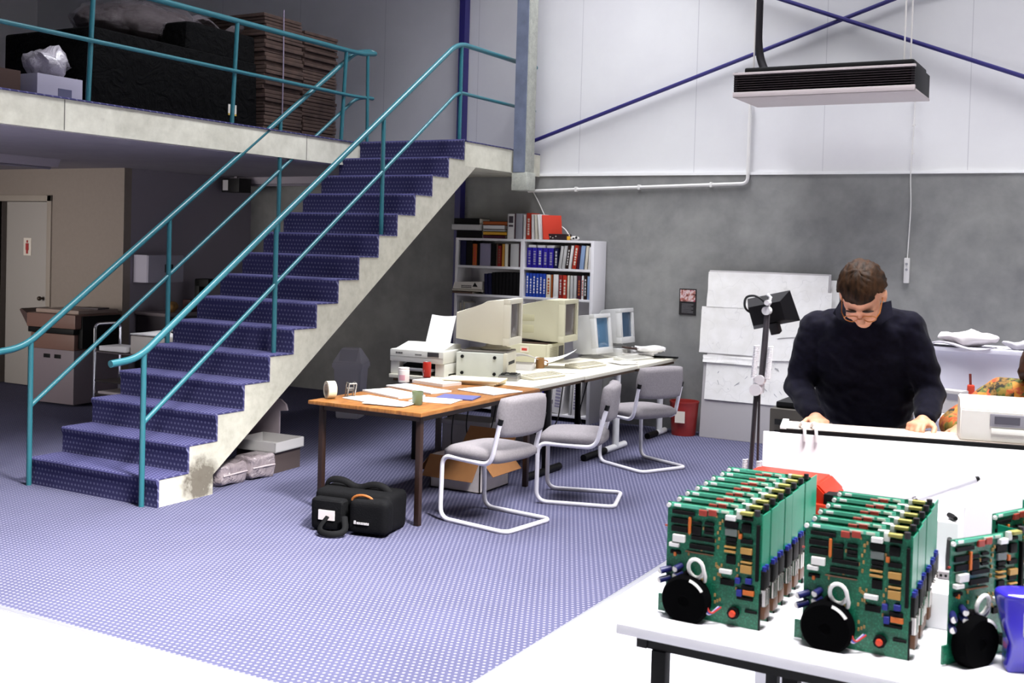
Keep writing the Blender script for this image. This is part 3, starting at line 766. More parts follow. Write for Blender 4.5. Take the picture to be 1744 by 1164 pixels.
# papers, folders: each sheet, pad or folder is a thing
def paper(label, x, y, w_, d, rz, h=.004, z=.72, mt=None, curl=.0, name='paper_sheet', cat='paper', seed=0):
    m = MB()
    def f(u, v):
        k = noise.noise(V((u * 2 + seed, v * 2, seed * 3.1)))
        e = max(abs(2 * u - 1), abs(2 * v - 1)) ** 4
        return V(((u - .5) * w_, (v - .5) * d, h + curl * e * (.5 + .5 * k)))
    m.sheet(f, 8, 8, max(h - .0005, .0012))
    return one(m, name, mt or M_PAPER, label, cat, None, (x, y, z), (0, 0, rz), 50)
def papers():
    paper('white papers overhanging the wood table near corner', -4.42, 5.98, .31, .22, R(-14), .005, curl=.004, seed=1)
    paper('white sheet beside the green tumbler', -4.20, 5.90, .30, .21, R(8), .004, z=.725, curl=.003, seed=2)
    paper('cream-edged pad in front of the tape dispenser', -4.46, 6.30, .44, .22, R(-20), .012, curl=.002, seed=3, name='paper_pad')
    paper('white sheet between tumbler and blue folder', -4.06, 6.22, .30, .21, R(10), .004, curl=.004, seed=4)
    paper('long white plan folded across the middle of the wood table', -4.47, 6.62, .50, .19, R(-16), .010, curl=.003, seed=5)
    paper('blue-grey folder on the wood table', -4.02, 6.44, .26, .20, R(14), .008, mt=mat('blue-grey folder', '55588a', .55), curl=.002, seed=6, name='folder', cat='folder')
    paper('white sheets spread by the chair at the wood table', -4.03, 6.88, .36, .30, R(-14), .006, curl=.005, seed=7)
    paper('white writing pad before the drink can', -4.55, 6.98, .32, .20, R(-12), .022, mt=mat('pad paper', 'ece4de', .7), seed=8, name='paper_pad')
    for i in range(4):
        paper('manila folder stacked under the lying computer case, %s from the top' % ORD[3 - i], -4.38 + .012 * i, 7.22 - .008 * i, .44, .24, R(8 + 3 * i), .009, z=.72 + .0095 * i, mt=M_MANILA if i % 2 == 0 else mat('pale folder', 'efe6c8', .7), seed=9 + i, name='folder', cat='folder')
    m = MB(); m.sheet(lambda u, v: V(((u - .5) * .26, (v - .5) * .34, .02 + .12 * v * v + .05 * math.sin(u * 3.1) * (1 - v))), 10, 10, (0, 0, .002))
    one(m, 'paper_sheet', M_PAPER, 'curled white printout leaning on the yellowed computer case', 'paper', None, (-4.40, 8.62, .735), (0, 0, R(-70)))
    m = MB(); m.sheet(lambda u, v: V(((u - .5) * .30, (v - .5) * .26, .10 + .05 * math.sin(u * 2.8) - .05 * v)), 10, 8, (0, 0, .002))
    m.box(-.14, .12, -.1, .1, 0, .05)
    one(m, 'paper_stack', M_PAPER, 'heaped printouts between the lying case and the brown mug', 'paper', None, (-4.58, 8.30, .72), (0, 0, R(20)))
    paper('white sheet by the mug', -4.10, 8.36, .20, .14, R(30), .004, curl=.004, seed=21)
    paper('white sheet hanging near the middle desk edge', -4.07, 9.33, .22, .20, R(-30), .006, curl=.012, seed=22)
    paper('loose sheet in front of the small monitors', -4.10, 9.52, .16, .12, R(10), .004, curl=.006, seed=23)
    for i, (x, y, w_, d, rz) in enumerate(((-4.22, 10.04, .30, .22, 20), (-4.16, 10.10, .28, .21, -12), (-4.10, 10.03, .26, .20, 35))):
        paper(('crumpled printout at the bottom of the wall-end heap', 'open booklet in the middle of the wall-end heap', 'curling page on top of the wall-end heap')[i], x, y, w_, d, R(rz), .02, z=.722 + .028 * i, curl=.05, seed=30 + i)
    m = MB(); m.box(-.09, .09, -.035, .035, 0, .02, bev=.006); one(m, 'hole_punch', mat('dark brown plastic', '3a2a26', .5), 'dark brown object on the wall-end papers', 'stationery', None, (-4.25, 9.93, .80), (0, .1, R(40)))
    m = MB(); m.box(-.13, .13, -.03, .03, 0, .014, bev=.004); one(m, 'ruler', M_BLACK, 'black strip at the wall corner of the last desk', 'ruler', None, (-3.99, 10.14, .721), (0, 0, R(8)))
papers()

# ------------------------------------------------------------------ under the tables
def under_tables():
    # carton with open flaps
    t = thing('carton', 'open white carton with brown flaps under the wood table', 'box', (-4.235, 6.97, 0), R(0))
    w_ = mat('white carton board', 'd8d0d0', .8, var=.04, vs=20); br = mat('brown carton inside', '9a6a40', .8, var=.06, vs=15)
    hx, hy, hh = .21, .205, .24
    m = MB()
    for a in ((-hx, hx, -hy, -hy + .008, .0, hh), (-hx, hx, hy - .008, hy, .0, hh), (-hx, -hx + .008, -hy, hy, .0, hh), (hx - .008, hx, -hy, hy, .0, hh), (-hx, hx, -hy, hy, 0, .008)): m.box(*a)
    m.obj('box_body', w_, t)
    def flap(p0, p1, d, th=.005):
        m = MB(); p0, p1, d = V(p0), V(p1), V(d); n = (p1 - p0).cross(d).normalized() * th
        m.sheet(lambda u, v: p0.lerp(p1, u) + d * v, 2, 2, n); m.obj('flap', br, t)
    flap((-hx, -hy - .004, hh), (hx, -hy - .004, hh), (-.02, -.07, -.15)); flap((hx + .004, -hy, hh), (hx + .004, hy, hh), (.10, 0, -.11))
    flap((-hx - .004, -hy, hh), (-hx - .004, hy, hh), (-.09, -.03, -.13)); flap((-hx, hy + .004, hh), (hx, hy + .004, hh), (.04, .06, .15))
    # black camera bag
    t = thing('camera_bag', 'black padded camera bag lying under the wood table', 'bag', (-4.13, 5.53, 0), R(10))
    bk = mat('black nylon', '050507', .8, spec=.15, var=.25, vs=40, bump=.3, bs=180); bk2 = mat('black webbing', '08080a', .8, spec=.15)
    m = MB(); m.box(-.28, .24, -.10, .16, .0, .24, bev=.05, seg=4); m.jitter(.012, 6); m.obj('main_compartment', bk, t)
    m = MB(); m.box(-.26, -.04, -.18, -.08, .012, .20, bev=.03, seg=3); m.jitter(.008, 8); m.obj('side_pocket', bk, t)
    m = MB(); m.box(.0, .26, -.19, -.07, .012, .22, bev=.045, seg=4); m.jitter(.010, 7); m.obj('front_pocket', bk, t)
    m = MB(); m.tube(fillet([(-.27, .03, .16), (-.26, .03, .275), (-.15, .03, .285), (-.05, .03, .235), (.06, .03, .275), (.15, .03, .26), (.20, .03, .18)], .05), .012, 10, flat=1.8); m.obj('carry_strap', bk2, t)
    m = MB(); m.tube(fillet([(-.13, -.20, .10), (-.16, -.27, .03), (-.06, -.30, .02), (.02, -.24, .03), (-.02, -.19, .11)], .05), .011, 10, flat=1.8); m.obj('loose_strap', bk2, t)
    MB().box(-.20, -.09, -.186, -.181, .075, .135).obj('white_tag', mat('tag white', 'cfc6c6', .6), t)
    m = MB(); x = .045
    for i, wd in enumerate((.016, .010, .012, .010, .011, .009, .010, .010)):
        hgt = .020 if i == 0 else .013
        m.box(x, x + wd * .78, -.1945, -.189, .075, .075 + hgt); x += wd * 1.15
    m.obj('logo_lettering', mat('logo pale', 'b9b4b6', .6), t)
    MB().tube([(.07 + .07 * math.cos(a), -.13, .20 + .035 * math.sin(a)) for a in [i * math.pi / 10 for i in range(11)]], .009, 8).obj('leather_handle', mat('tan leather', '8a5020', .6), t)
    # cables behind the legs
    cm = mat('black cable', '141214', .5)
    paths = [[(-4.60, 8.0, .66), (-4.55, 7.85, .35), (-4.60, 7.75, .05), (-4.56, 7.66, .01)], [(-4.75, 7.9, .66), (-4.80, 7.8, .3), (-4.66, 7.7, .02), (-4.55, 7.75, .01)], [(-4.4, 8.05, .66), (-4.34, 7.95, .4), (-4.20, 7.9, .22), (-4.1, 8.1, .30), (-4.08, 8.15, .66)], [(-4.2, 8.9, .66), (-4.25, 8.8, .3), (-4.15, 8.75, .12), (-4.3, 8.7, .01)], [(-4.9, 7.85, .66), (-4.93, 7.8, .2), (-4.85, 7.7, .01)]]
    lab = ['black cable hanging behind the carton', 'black cable dropping to the floor under the first cream desk', 'black cable looped under the lying computer case', 'black cable dangling by the boxed manuals', 'black cable trailing under the printer']
    for p, l in zip(paths, lab): one(MB().tube(fillet(p, .12, 8), .0055, 8), 'cable', cm, l, 'cable')
    # boxed manuals standing on the bookcase's low shelf are built with the bookcase
    t = thing('storage_box', 'pale box with a lid under the printer desk', 'box', (-4.72, 8.62, 0), R(4))
    MB().box(-.22, .22, -.17, .17, 0, .38, bev=.006).obj('body', mat('pale grey board', 'a9a5a8', .7), t)
    MB().box(-.225, .225, -.175, .175, .37, .41, bev=.006).obj('lid', mat('pale lid', 'b9b5b6', .7), t)
    t = thing('paper_box', 'white low box standing on the carpet behind the carton', 'box', (-4.86, 8.04, 0), R(6))
    MB().box(-.22, .22, -.15, .15, 0, .27, bev=.006).obj('body', mat('white board', 'b7b3b4', .7), t)
    MB().box(-.225, .225, -.155, .155, .26, .30, bev=.005).obj('lid', mat('white board', 'b7b3b4', .7), t)
under_tables()

def bins():
    # grey swing-top bin by the stairs
    t = thing('swing_bin', 'grey swing-top bin under the stairs beyond the wood table', 'bin', (-6.86, 8.95, 0), R(20))
    g = mat('grey bin plastic', 'bcbac4', .5)
    m = MB(); q = []
    for s, z in ((.115, 0), (.14, .50), (.155, .50), (.155, .56)):
        q.append([m.bm.verts.new(V((a * s, b * s * .92, z))) for a, b in ((-1, -1), (1, -1), (1, 1), (-1, 1))])
    for a, b in zip(q, q[1:]): m.bridge(a, b, 0)
    m.cap(q[0], 0, True); m.cap(q[-1], 0)
    bmesh.ops.bevel(m.bm, geom=list(m.bm.edges), offset=.008, segments=2, affect='EDGES'); m.obj('bucket', g, t)
    m = MB(); s = .152
    q = [[m.bm.verts.new(V((a * s, b * s * .92, .56))) for a, b in ((-1, -1), (1, -1), (1, 1), (-1, 1))], [m.bm.verts.new(V((a * .085, b * .045, .70))) for a, b in ((-1, -1), (1, -1), (1, 1), (-1, 1))]]
    m.bridge(q[0], q[1], 0); m.cap(q[1], 0); m.cap(q[0], 0, True)
    bmesh.ops.bevel(m.bm, geom=list(m.bm.edges), offset=.006, segments=2, affect='EDGES'); m.obj('hood', g, t)
    m = MB(); q = [[m.bm.verts.new(V((a * .6 * s, -s * .92 * f - .004, z))) for a in (-1, 1)] for f, z in ((.90, .575), (.42, .685))]
    m.poly([v.co for v in (q[0][0], q[0][1], q[1][1], q[1][0])]); bmesh.ops.delete(m.bm, geom=[v for r in q for v in r], context='VERTS')
    m.obj('flap', mat('darker bin flap', 'aaa8b4', .5), t)
    # red translucent waste bin with crumpled paper
    t = thing('waste_bin', 'red translucent waste bin with crumpled paper by the plan boards', 'bin', (-3.77, 10.13, 0), R(8))
    rm = NT('translucent red plastic', .3, .5); rm.b.inputs['Base Color'].default_value = lin('a83430'); rm.b.inputs['Transmission Weight'].default_value = .25; rm.b.inputs['Alpha'].default_value = .82; rm = rm.m
    m = MB(); n = 28
    rs = [m.ring(V((0, 0, z)), V((r, 0, 0)), V((0, r, 0)), n) for r, z in ((.115, 0), (.138, .31), (.142, .31), (.142, .325), (.134, .325), (.112, .006))]
    for a, b in zip(rs, rs[1:]): m.bridge(a, b, 0)
    m.cap(rs[0], 0, True); m.cap(rs[-1], 0); m.obj('bucket', rm, t)
    m = MB(); m.box(-.055, .04, -.147, -.143, .13, .24); m.obj('paper_label', mat('label paper', 'd9cfc4', .7), t)
    for i, (x, y, z, r) in enumerate(((-.04, -.03, .07, .06), (.05, -.02, .08, .055), (0, .05, .09, .06), (-.02, -.04, .16, .05), (.05, .02, .17, .05))):
        m = MB(); m.ball((0, 0, 0), r, n=14); m.jitter(.022, 28); one(m, 'crumpled_paper', mat('crumpled paper pinkish', 'c99a98', .8), 'crumpled paper in the red bin, %s from the bottom' % ORD[i], 'paper', 'crumpled paper in the red bin', V((-3.77, 10.13, 0)) + V((x, y, z)))
bins()

def boards_against_wall():
    def lean(o, y, z=0, a=0): o.location = (o.location[0], y, z); o.rotation_euler = (a, 0, 0)
    t = thing('plan_board', 'tall white board leaning on the concrete wall with plan sheets', 'board', (-3.03, 10.12, 0))
    a = R(-5.5)
    o = MB().box(-.575, .575, -.012, .012, 0, 1.59, bev=.003).obj('board_panel', mat('white board', 'e0e4ea', .5), t, None, (a, 0, 0))
    b = tag(MB().box(-.565, .63, -.012, .012, 0, 1.535, bev=.003).obj('plan_board', mat('white board edge', 'dddcd9', .5)), 'second white board mostly hidden behind the sheeted one', 'board'); b.location = (-3.01, 10.165, 0); b.rotation_euler = (a, 0, 0)
    pm = NT('plan print', .75); n = pm.noise(9, 3); x, y, z = pm.xyz()
    ln = pm.math('LESS_THAN', pm.math('ABSOLUTE', pm.math('SUBTRACT', pm.noise(5, 2), .5)), .006)
    pm.color(pm.mix(pm.math('MULTIPLY', ln, .14), pm.ramp(n, [(.3, lin('e9e7e3')), (.7, lin('f2f0ee'))]), lin('8f8d90'))); pm = pm.m
    Ma = Mx.Rotation(a, 4, 'X')
    def sh(label, x0, x1, z0, z1, off, seed, tear=0):
        m = MB()
        def f(u, v):
            k = noise.noise(V((u * 3 + seed, v * 3, seed)))
            return Ma @ V((x0 + u * (x1 - x0) + .006 * k, -.018 - off - .006 * (1 - v) ** 2 - .004 * k, z0 + v * (z1 - z0) + tear * u * (1 - v)))
        m.sheet(f, 10, 10, (0, -.0015, 0)); one(m, 'plan_sheet', pm, label, 'plan', None, (-3.03, 10.12, 0))
    sh('large drawing sheet along the top of the tall white board', -.58, .56, 1.24, 1.575, .002, 1)
    sh('drawing sheet pinned at the middle of the board', -.625, .10, .80, 1.24, .004, 2)
    sh('drawing sheet hanging behind the desk lamp on the board', -.05, .62, .76, 1.20, .007, 3, .04)
    sh('lowest drawing sheet with sketched marks on the board', -.545, .55, .36, .80, .001, 4)
    sh('drawing sheet with a folded corner beside the man', .12, .60, .98, 1.42, .012, 5, .06)
    sh('narrow torn strip below the middle drawing sheet', -.58, -.02, .71, .78, .010, 6)
    m = MB(); random.seed(5)
    for i in range(18):
        x = random.uniform(-.42, .35); z = random.uniform(.45, .72); p = Ma @ V((x, -.0225, z))
        m.tube([p, p + V((random.uniform(-.04, .05), 0, random.uniform(-.05, .05)))], .0018, 6)
    one(m, 'sketch_lines', mat('pencil grey', '8a8a92', .7), 'faint pencil sketch on the lowest drawing sheet', 'drawing', None, (-3.03, 10.12, 0))
boards_against_wall()

# ------------------------------------------------------------------ bookcase and its books
BCX0, BCX1, BCY0, BCY1, BCZ = -6.37, -4.745, 10.07, 10.365, 1.835
SHELF = [1.835, 1.545, 1.245, .945, .60, .07]   # top faces of the boards
def bx(zx):
    px = 750 + zx / 5.29
    return -6.362 + (px - 780) * (.808 / 113) if px < 893 else -5.554 + (px - 893) * (.801 / 120)
def bookcase():
    t = thing('bookcase', 'white bookcase with a middle upright against the concrete wall', 'bookcase', ((BCX0 + BCX1) / 2, (BCY0 + BCY1) / 2, 0))
    o = V(t.location); w_ = mat('bookcase white', 'dcdade', .45)
    def b(name, x0, x1, y0, y1, z0, z1): MB().box(x0 - o.x, x1 - o.x, y0 - o.y, y1 - o.y, z0, z1, bev=.002).obj(name, w_, t)
    for z in SHELF:
        b('shelf', BCX0 + .02, -5.57, BCY0 + .004, BCY1 - .01, z - .025, z); b('shelf', -5.54, BCX1 - .02, BCY0 + .004, BCY1 - .01, z - .025, z)
    b('side_panel', BCX0, BCX0 + .032, BCY0, BCY1, 0, BCZ); b('side_panel', BCX1 - .035, BCX1, BCY0, BCY1, 0, BCZ); b('middle_upright', -5.578, -5.535, BCY0, BCY1, 0, BCZ)
    b('back_panel', BCX0 + .01, BCX1 - .01, BCY1 - .01, BCY1, .05, BCZ - .01)
bookcase()

BK = {'navy': '191a3c', 'black': '0b0a0d', 'orange': 'a8562a', 'grey-violet': '8d88a0', 'grey': '9b9aa2', 'brown': '6b5348', 'red': 'b23626', 'cream': 'd6cfc0', 'light grey': 'b9b8b8', 'maroon': '4a2030',
      'blue': '2a1f8e', 'bright blue': '2443a8', 'white': 'dedbda', 'light blue': '8aa0c4', 'yellow': 'd29a20', 'amber': 'c08a3a', 'dark brown': '33221f', 'dark red': '8e2a28'}
def book(x0, x1, zb, h, col, label, group=None, lean=0, depth=.20, y=None, text=None, name='book', cat='book', lay=False):
    """an upright book or binder: two boards, a spine and the page block between them; lean tips the top towards +X"""
    c = mat('book cover ' + col, BK[col], .6, spec=.15)
    w_ = x1 - x0; m = MB(); k = min(.0035, w_ * .2)
    m.box(0, w_, 0, .004, 0, h, 0, .001); m.box(0, k, 0, depth, 0, h, 0); m.box(w_ - k, w_, 0, depth, 0, h, 0); m.box(k, w_ - k, .004, depth - .006, .004, h - .006, 1)
    mats = [c, M_PAGE]
    if text:
        mats.append(mat('spine print ' + text, BK.get(text, 'd8d8d8'), .6))
        random.seed(int(x0 * 1e4) % 997); z = h * .16
        while z < h * .80:
            dz = random.uniform(.010, .026); m.box(w_ * .30, w_ * .70, -.0012, .001, z, z + dz, 2); z += dz + random.uniform(.004, .012)
    o = m.obj(name, mats)
    o.location = (x0 + (h * math.sin(-lean) if lean < 0 else 0), y if y is not None else BCY0 + .015, zb + w_ * abs(math.sin(lean)) * (lean > 0)); o.rotation_euler = (0, lean, 0)
    tag(o, label, cat, group)
    return o
def shelf_row(rows, zb, where, h0=.25):
    """rows: (zoom x0, zoom x1, colour, height, lean, text)"""
    n = {}
    for r in rows: n[r[2]] = n.get(r[2], 0) + 1
    k = {}
    for r in rows:
        z0, z1, col, h = r[:4]; lean = r[4] if len(r) > 4 else 0; text = r[5] if len(r) > 5 else None
        k[col] = k.get(col, 0) + 1
        if n[col] > 1: label = '%s book, %s of its colour from the stairs, %s' % (col, ORD[k[col] - 1], where)
        else: label = 'only %s book, %s' % (col, where)
        book(bx(z0), bx(z1) - .001, zb + .001, h, col, label, 'books on the ' + where, lean, text=text)
def books():
    z = SHELF[1]
    shelf_row([(192, 246, 'navy', .262, 0), (247, 304, 'black', .258, 0), (305, 346, 'orange', .228, 0, 'red'), (347, 369, 'black', .238), (371, 470, 'grey-violet', .236), (472, 516, 'black', .24), (519, 532, 'brown', .235),
               (532, 562, 'dark red', .215, 0, 'brown'), (570, 594, 'amber', .235), (595, 626, 'cream', .235), (627, 639, 'dark brown', .235), (644, 720, 'light grey', .24), (722, 745, 'maroon', .25)], z, 'upper shelf in stair-side bay')
    shelf_row([(792, 838, 'blue', .205, 0, 'grey-violet'), (839, 887, 'blue', .205, 0, 'grey-violet'), (888, 936, 'blue', .205, 0, 'light grey'), (937, 986, 'blue', .205, 0, 'grey-violet'), (987, 1038, 'blue', .205, 0, 'grey-violet'),
               (1040, 1078, 'navy', .20, 0, 'light grey'), (1080, 1108, 'light grey', .228, R(7)), (1110, 1140, 'light grey', .232, R(7)), (1146, 1166, 'dark brown', .232, R(7), 'white'), (1170, 1196, 'white', .236, R(7)),
               (1202, 1240, 'red', .24, R(7), 'cream'), (1242, 1262, 'maroon', .236, R(6)), (1266, 1306, 'light blue', .236, R(5)), (1312, 1338, 'cream', .238, R(4)), (1342, 1378, 'white', .225, R(2))], z, 'upper shelf in wall-side bay')
    for i in range(3):
        m = MB(); m.box(0, .085, 0, .16, 0, .028, bev=.003); one(m, 'paper_pad', M_PAPER, 'white paper block lying on the blue books, %s from the stairs' % ORD[i], 'paper', 'paper blocks on the blue books', (bx(798 + i * 84), BCY0 + .03, z + .2075))
    z = SHELF[2]
    shelf_row([(415, 446, 'navy', .218, R(-3)), (450, 482, 'navy', .224, R(-2))] + [(486 + i * 31, 516 + i * 31, 'black', .236 + .004 * (i % 2)) for i in range(8)], z, 'middle shelf in stair-side bay')
    shelf_row([(788 + i * 31, 818 + i * 31, 'bright blue', .242 + .003 * (i == 0), 0, 'white') for i in range(6)] +
              [(976, 1018, 'cream', .235, 0, 'orange'), (1020, 1034, 'orange', .235), (1040, 1088, 'white', .24), (1090, 1122, 'dark red', .235, 0, 'light grey'), (1124, 1162, 'red', .235, 0, 'cream'), (1166, 1188, 'cream', .235),
               (1191, 1219, 'light grey', .235), (1221, 1250, 'light grey', .235), (1254, 1288, 'maroon', .235, 0, 'orange'), (1292, 1312, 'white', .238, 0, 'red'), (1315, 1338, 'dark brown', .238, 0, 'white'), (1342, 1380, 'light blue', .235)], z, 'middle shelf in wall-side bay')
    # boxes lying on the middle shelf of the stair-side bay
    def lying(x0, x1, zb, h, col, label, cat='book', name='book', d=.22, rz=0, page=None, y=.02):
        m = MB(); w_ = x1 - x0; c = mat('book cover ' + col, BK[col], .5)
        m.box(0, w_, 0, d, 0, .004, 0); m.box(0, w_, 0, d, h - .004, h, 0); m.box(0, w_, 0, .004, 0, h, 1 if page else 0); m.box(.004, w_ - .004, .006, d - .004, .004, h - .004, 1)
        return one(m, name, [c, mat('book cover ' + page, BK[page], .6) if page else M_PAGE], label, cat, None, (x0, BCY0 + y, zb), (0, 0, rz))
    z = SHELF[2] + .001
    lying(bx(148), bx(330), z, .022, 'brown', 'brown folder at the bottom of the lying pile, middle shelf', 'folder', 'folder', y=-.03)
    lying(bx(140), bx(410), z + .023, .022, 'cream', 'pale paper wad under the white software box', 'paper', 'paper_stack', y=-.02)
    t = thing('manual_box', 'white box with a black triangle lying on the middle shelf', 'box', (bx(140), BCY0 - .01, z + .046), R(3))
    m = MB(); w_ = bx(400) - bx(140); m.prism([(0, 0), (w_, 0), (w_, .085), (.02, .072)], lambda u, v, q: V((u, q, v)), 0, .20); m.obj('box_body', mat('box white', 'd9d3cc', .6), t)
    m = MB(); m.prism([(w_ * .68, .028), (w_ * .86, .028), (w_ * .76, .075)], lambda u, v, q: V((u, q, v)), -.002, 0); m.obj('black_triangle', M_BLACK, t)
    m = MB()
    for r in range(2):
        for i in range(7): m.box(w_ * .30 + i * .018, w_ * .30 + i * .018 + .013, -.002, 0, .030 - r * .017, .042 - r * .017)
    m.obj('lettering', mat('print dark grey', '4c4a4a', .6), t)
    # lower shelves
    z = SHELF[3] + .001
    for i in range(6):
        book(bx(165 + i * 17), bx(165 + i * 17 + 9), z, .22 - .012 * (i % 3), 'light grey' if i % 2 else 'cream', 'thin pale folder below the white software box, %s from the stairs' % ORD[i], 'thin pale folders', text=None, name='folder', cat='folder')
    for i in range(4):
        book(bx(560 + i * 42), bx(560 + i * 42 + 40), z, .245, 'white', 'tall white binder behind the stepped monitor, %s from the stairs' % ORD[i], 'white binders behind the monitor', name='binder', cat='binder')
    lying(bx(430), bx(555), z, .05, 'black', 'black book lying beside the tall white binders')
    m = MB(); m.box(0, .09, 0, .06, 0, .05, bev=.006); m.box(.01, .06, 0, .06, .05, .075, 1, bev=.008)
    one(m, 'toy_block', [mat('navy box', '20224a', .5), mat('yellow box', 'c9b020', .5)], 'small navy and yellow object low on the wall-side bay', 'ornament', None, (bx(1285), BCY0 + .03, z))
    # boxed manuals on the lowest shelf, seen below the desk tops
    z = SHELF[5] + .001
    for i, (x0, x1, h, col, lean, text, lab) in enumerate(((-5.30, -5.265, .40, 'blue', R(4), None, 'blue manual low in the bookcase beside the chair back'), (-5.25, -5.20, .40, 'white', R(5), None, 'narrow white manual beside the big boxed one'),
            (-5.19, -5.05, .40, 'white', R(5), 'grey-violet', 'wide white boxed manual with grey spine print, lowest shelf'), (-4.985, -4.955, .40, 'light grey', R(3), None, 'thin grey manual in the middle of the lowest shelf'), (-4.95, -4.90, .39, 'white', R(3), 'grey-violet', 'white manual touching the red-lettered one'),
            (-4.895, -4.855, .39, 'white', R(3), 'red', 'white manual with red spine lettering, lowest shelf'))):
        book(x0, x1, z, h, col, lab, None, lean, depth=.22, text=text, y=BCY0 - .14 if False else BCY0 + .012, name='manual', cat='manual')
    # top of the bookcase
    z = BCZ + .001
    lying(bx(150), bx(385), z, .077, 'black', 'thick black book at the bottom of the pile on the bookcase'); lying(bx(118), bx(372), z + .078, .066, 'light grey', 'grey-white ring binder in the pile on the bookcase', 'binder', 'binder', page='light grey', y=-.01)
    lying(bx(124), bx(358), z + .145, .062, 'black', 'black binder on top of the pile on the bookcase', 'binder', 'binder')
    lying(bx(394), bx(592), z, .034, 'maroon', 'maroon book at the bottom of the orange pile'); lying(bx(394), bx(606), z + .035, .036, 'yellow', 'yellow-spined book in the orange pile'); lying(bx(392), bx(590), z + .072, .022, 'light grey', 'pale thin book in the orange pile')
    lying(bx(394), bx(582), z + .095, .045, 'orange', 'white-paged book in the orange pile', page='white'); lying(bx(390), bx(606), z + .141, .038, 'orange', 'orange book on top of its pile')
    B = [(612, 674, 'white', .258, 0, None, 'white binder with a dark spine label on the bookcase', 'binder'), (675, 683, 'maroon', .262, 0, None, 'thin maroon book between white and grey binders', 'book'), (684, 746, 'grey', .262, 0, None, 'wide grey binder on top of the bookcase', 'binder'),
         (751, 776, 'white', .25, 0, None, 'narrow white binder beside the red one on the bookcase', 'binder'), (778, 820, 'red', .27, 0, 'cream', 'upright red binder with pale lettering on the bookcase', 'binder'), (823, 846, 'white', .256, R(-2), None, 'white binder touching the upright red one', 'binder'),
         (850, 872, 'cream', .256, R(-4), None, 'cream binder between two white ones on the bookcase', 'binder'), (876, 902, 'white', .256, R(-6), None, 'leaning white binder before the red folder', 'binder')]
    for x0, x1, col, h, lean, text, lab, nm in B: book(bx(x0), bx(x1) - .001, z, h, col, lab, None, lean, text=text, name=nm, cat=nm)
    m = MB(); m.box(bx(624), bx(662), BCY0 + .0125, BCY0 + .0145, z + .165, z + .235); m.box(bx(624), bx(662), BCY0 + .0125, BCY0 + .0145, z + .125, z + .145)
    lbl = m.obj('spine_label', mat('label dark', '4a4048', .5)); b0 = [o for o in C.objects if o.get('label') == 'white binder with a dark spine label on the bookcase'][0]
    lbl.parent = b0; lbl.location = -b0.location
    m = MB(); m.box(0, .020, 0, .21, 0, .255, bev=.006); m.bm.transform(Mx.Rotation(R(-12), 4, 'Y')); m.bm.transform(Mx.Rotation(R(-42), 4, 'Z'))
    one(m, 'folder', mat('book cover red', BK['red'], .5), 'red folder leaning at the end of the binder row', 'folder', None, (bx(930), BCY0 + .02, z))
    t = thing('dark_box', 'dark box lying on the bookcase beside the red folder', 'box', (bx(945), BCY0 + .06, z), R(-4))
    MB().box(0, bx(1128) - bx(945), 0, .12, 0, .062, bev=.004).obj('box_body', mat('dark red-brown card', '241518', .5), t)
    m = MB()
    for i, (x, zz) in enumerate(((.05, .03), (.08, .02), (.115, .036))): m.ball((x, -.001, zz), (.008, .002, .006), n=10)
    m.obj('pale_marks', mat('pale mark', 'b5b0a8', .6), t)
    m = MB(); m.box(0, .035, 0, .05, 0, .04, bev=.008); one(m, 'battery_pack', mat('yellow plastic', 'c99a2a', .5), 'small yellow object beside the dark box on the bookcase', 'ornament', None, (bx(1131), BCY0 + .06, z), (0, 0, .3))
    m = MB(); m.ball((0.05, .03, .022), (.05, .03, .022), n=16); m.ball((.075, .012, .028), (.014, .014, .014), 1, 10); m.ball((.05, .0, .02), (.012, .008, .01), 1, 10)
    one(m, 'ornament', [mat('white china', 'cfccc8', .4), M_BLACK], 'small white and black object at the bookcase end', 'ornament', None, (bx(1152), BCY0 + .06, z))
    p = fillet([(-5.62, 10.36, 2.36), (-5.52, 10.36, 2.20), (-5.44, 10.35, 2.05), (-5.20, 10.30, 1.97), (bx(1140), BCY0 + .10, z + .045)], .12, 8)
    one(MB().tube(p, .006, 8), 'cable', mat('white cable', 'd2cfcc', .5), 'white cable drooping from the column to the bookcase', 'cable')
books()

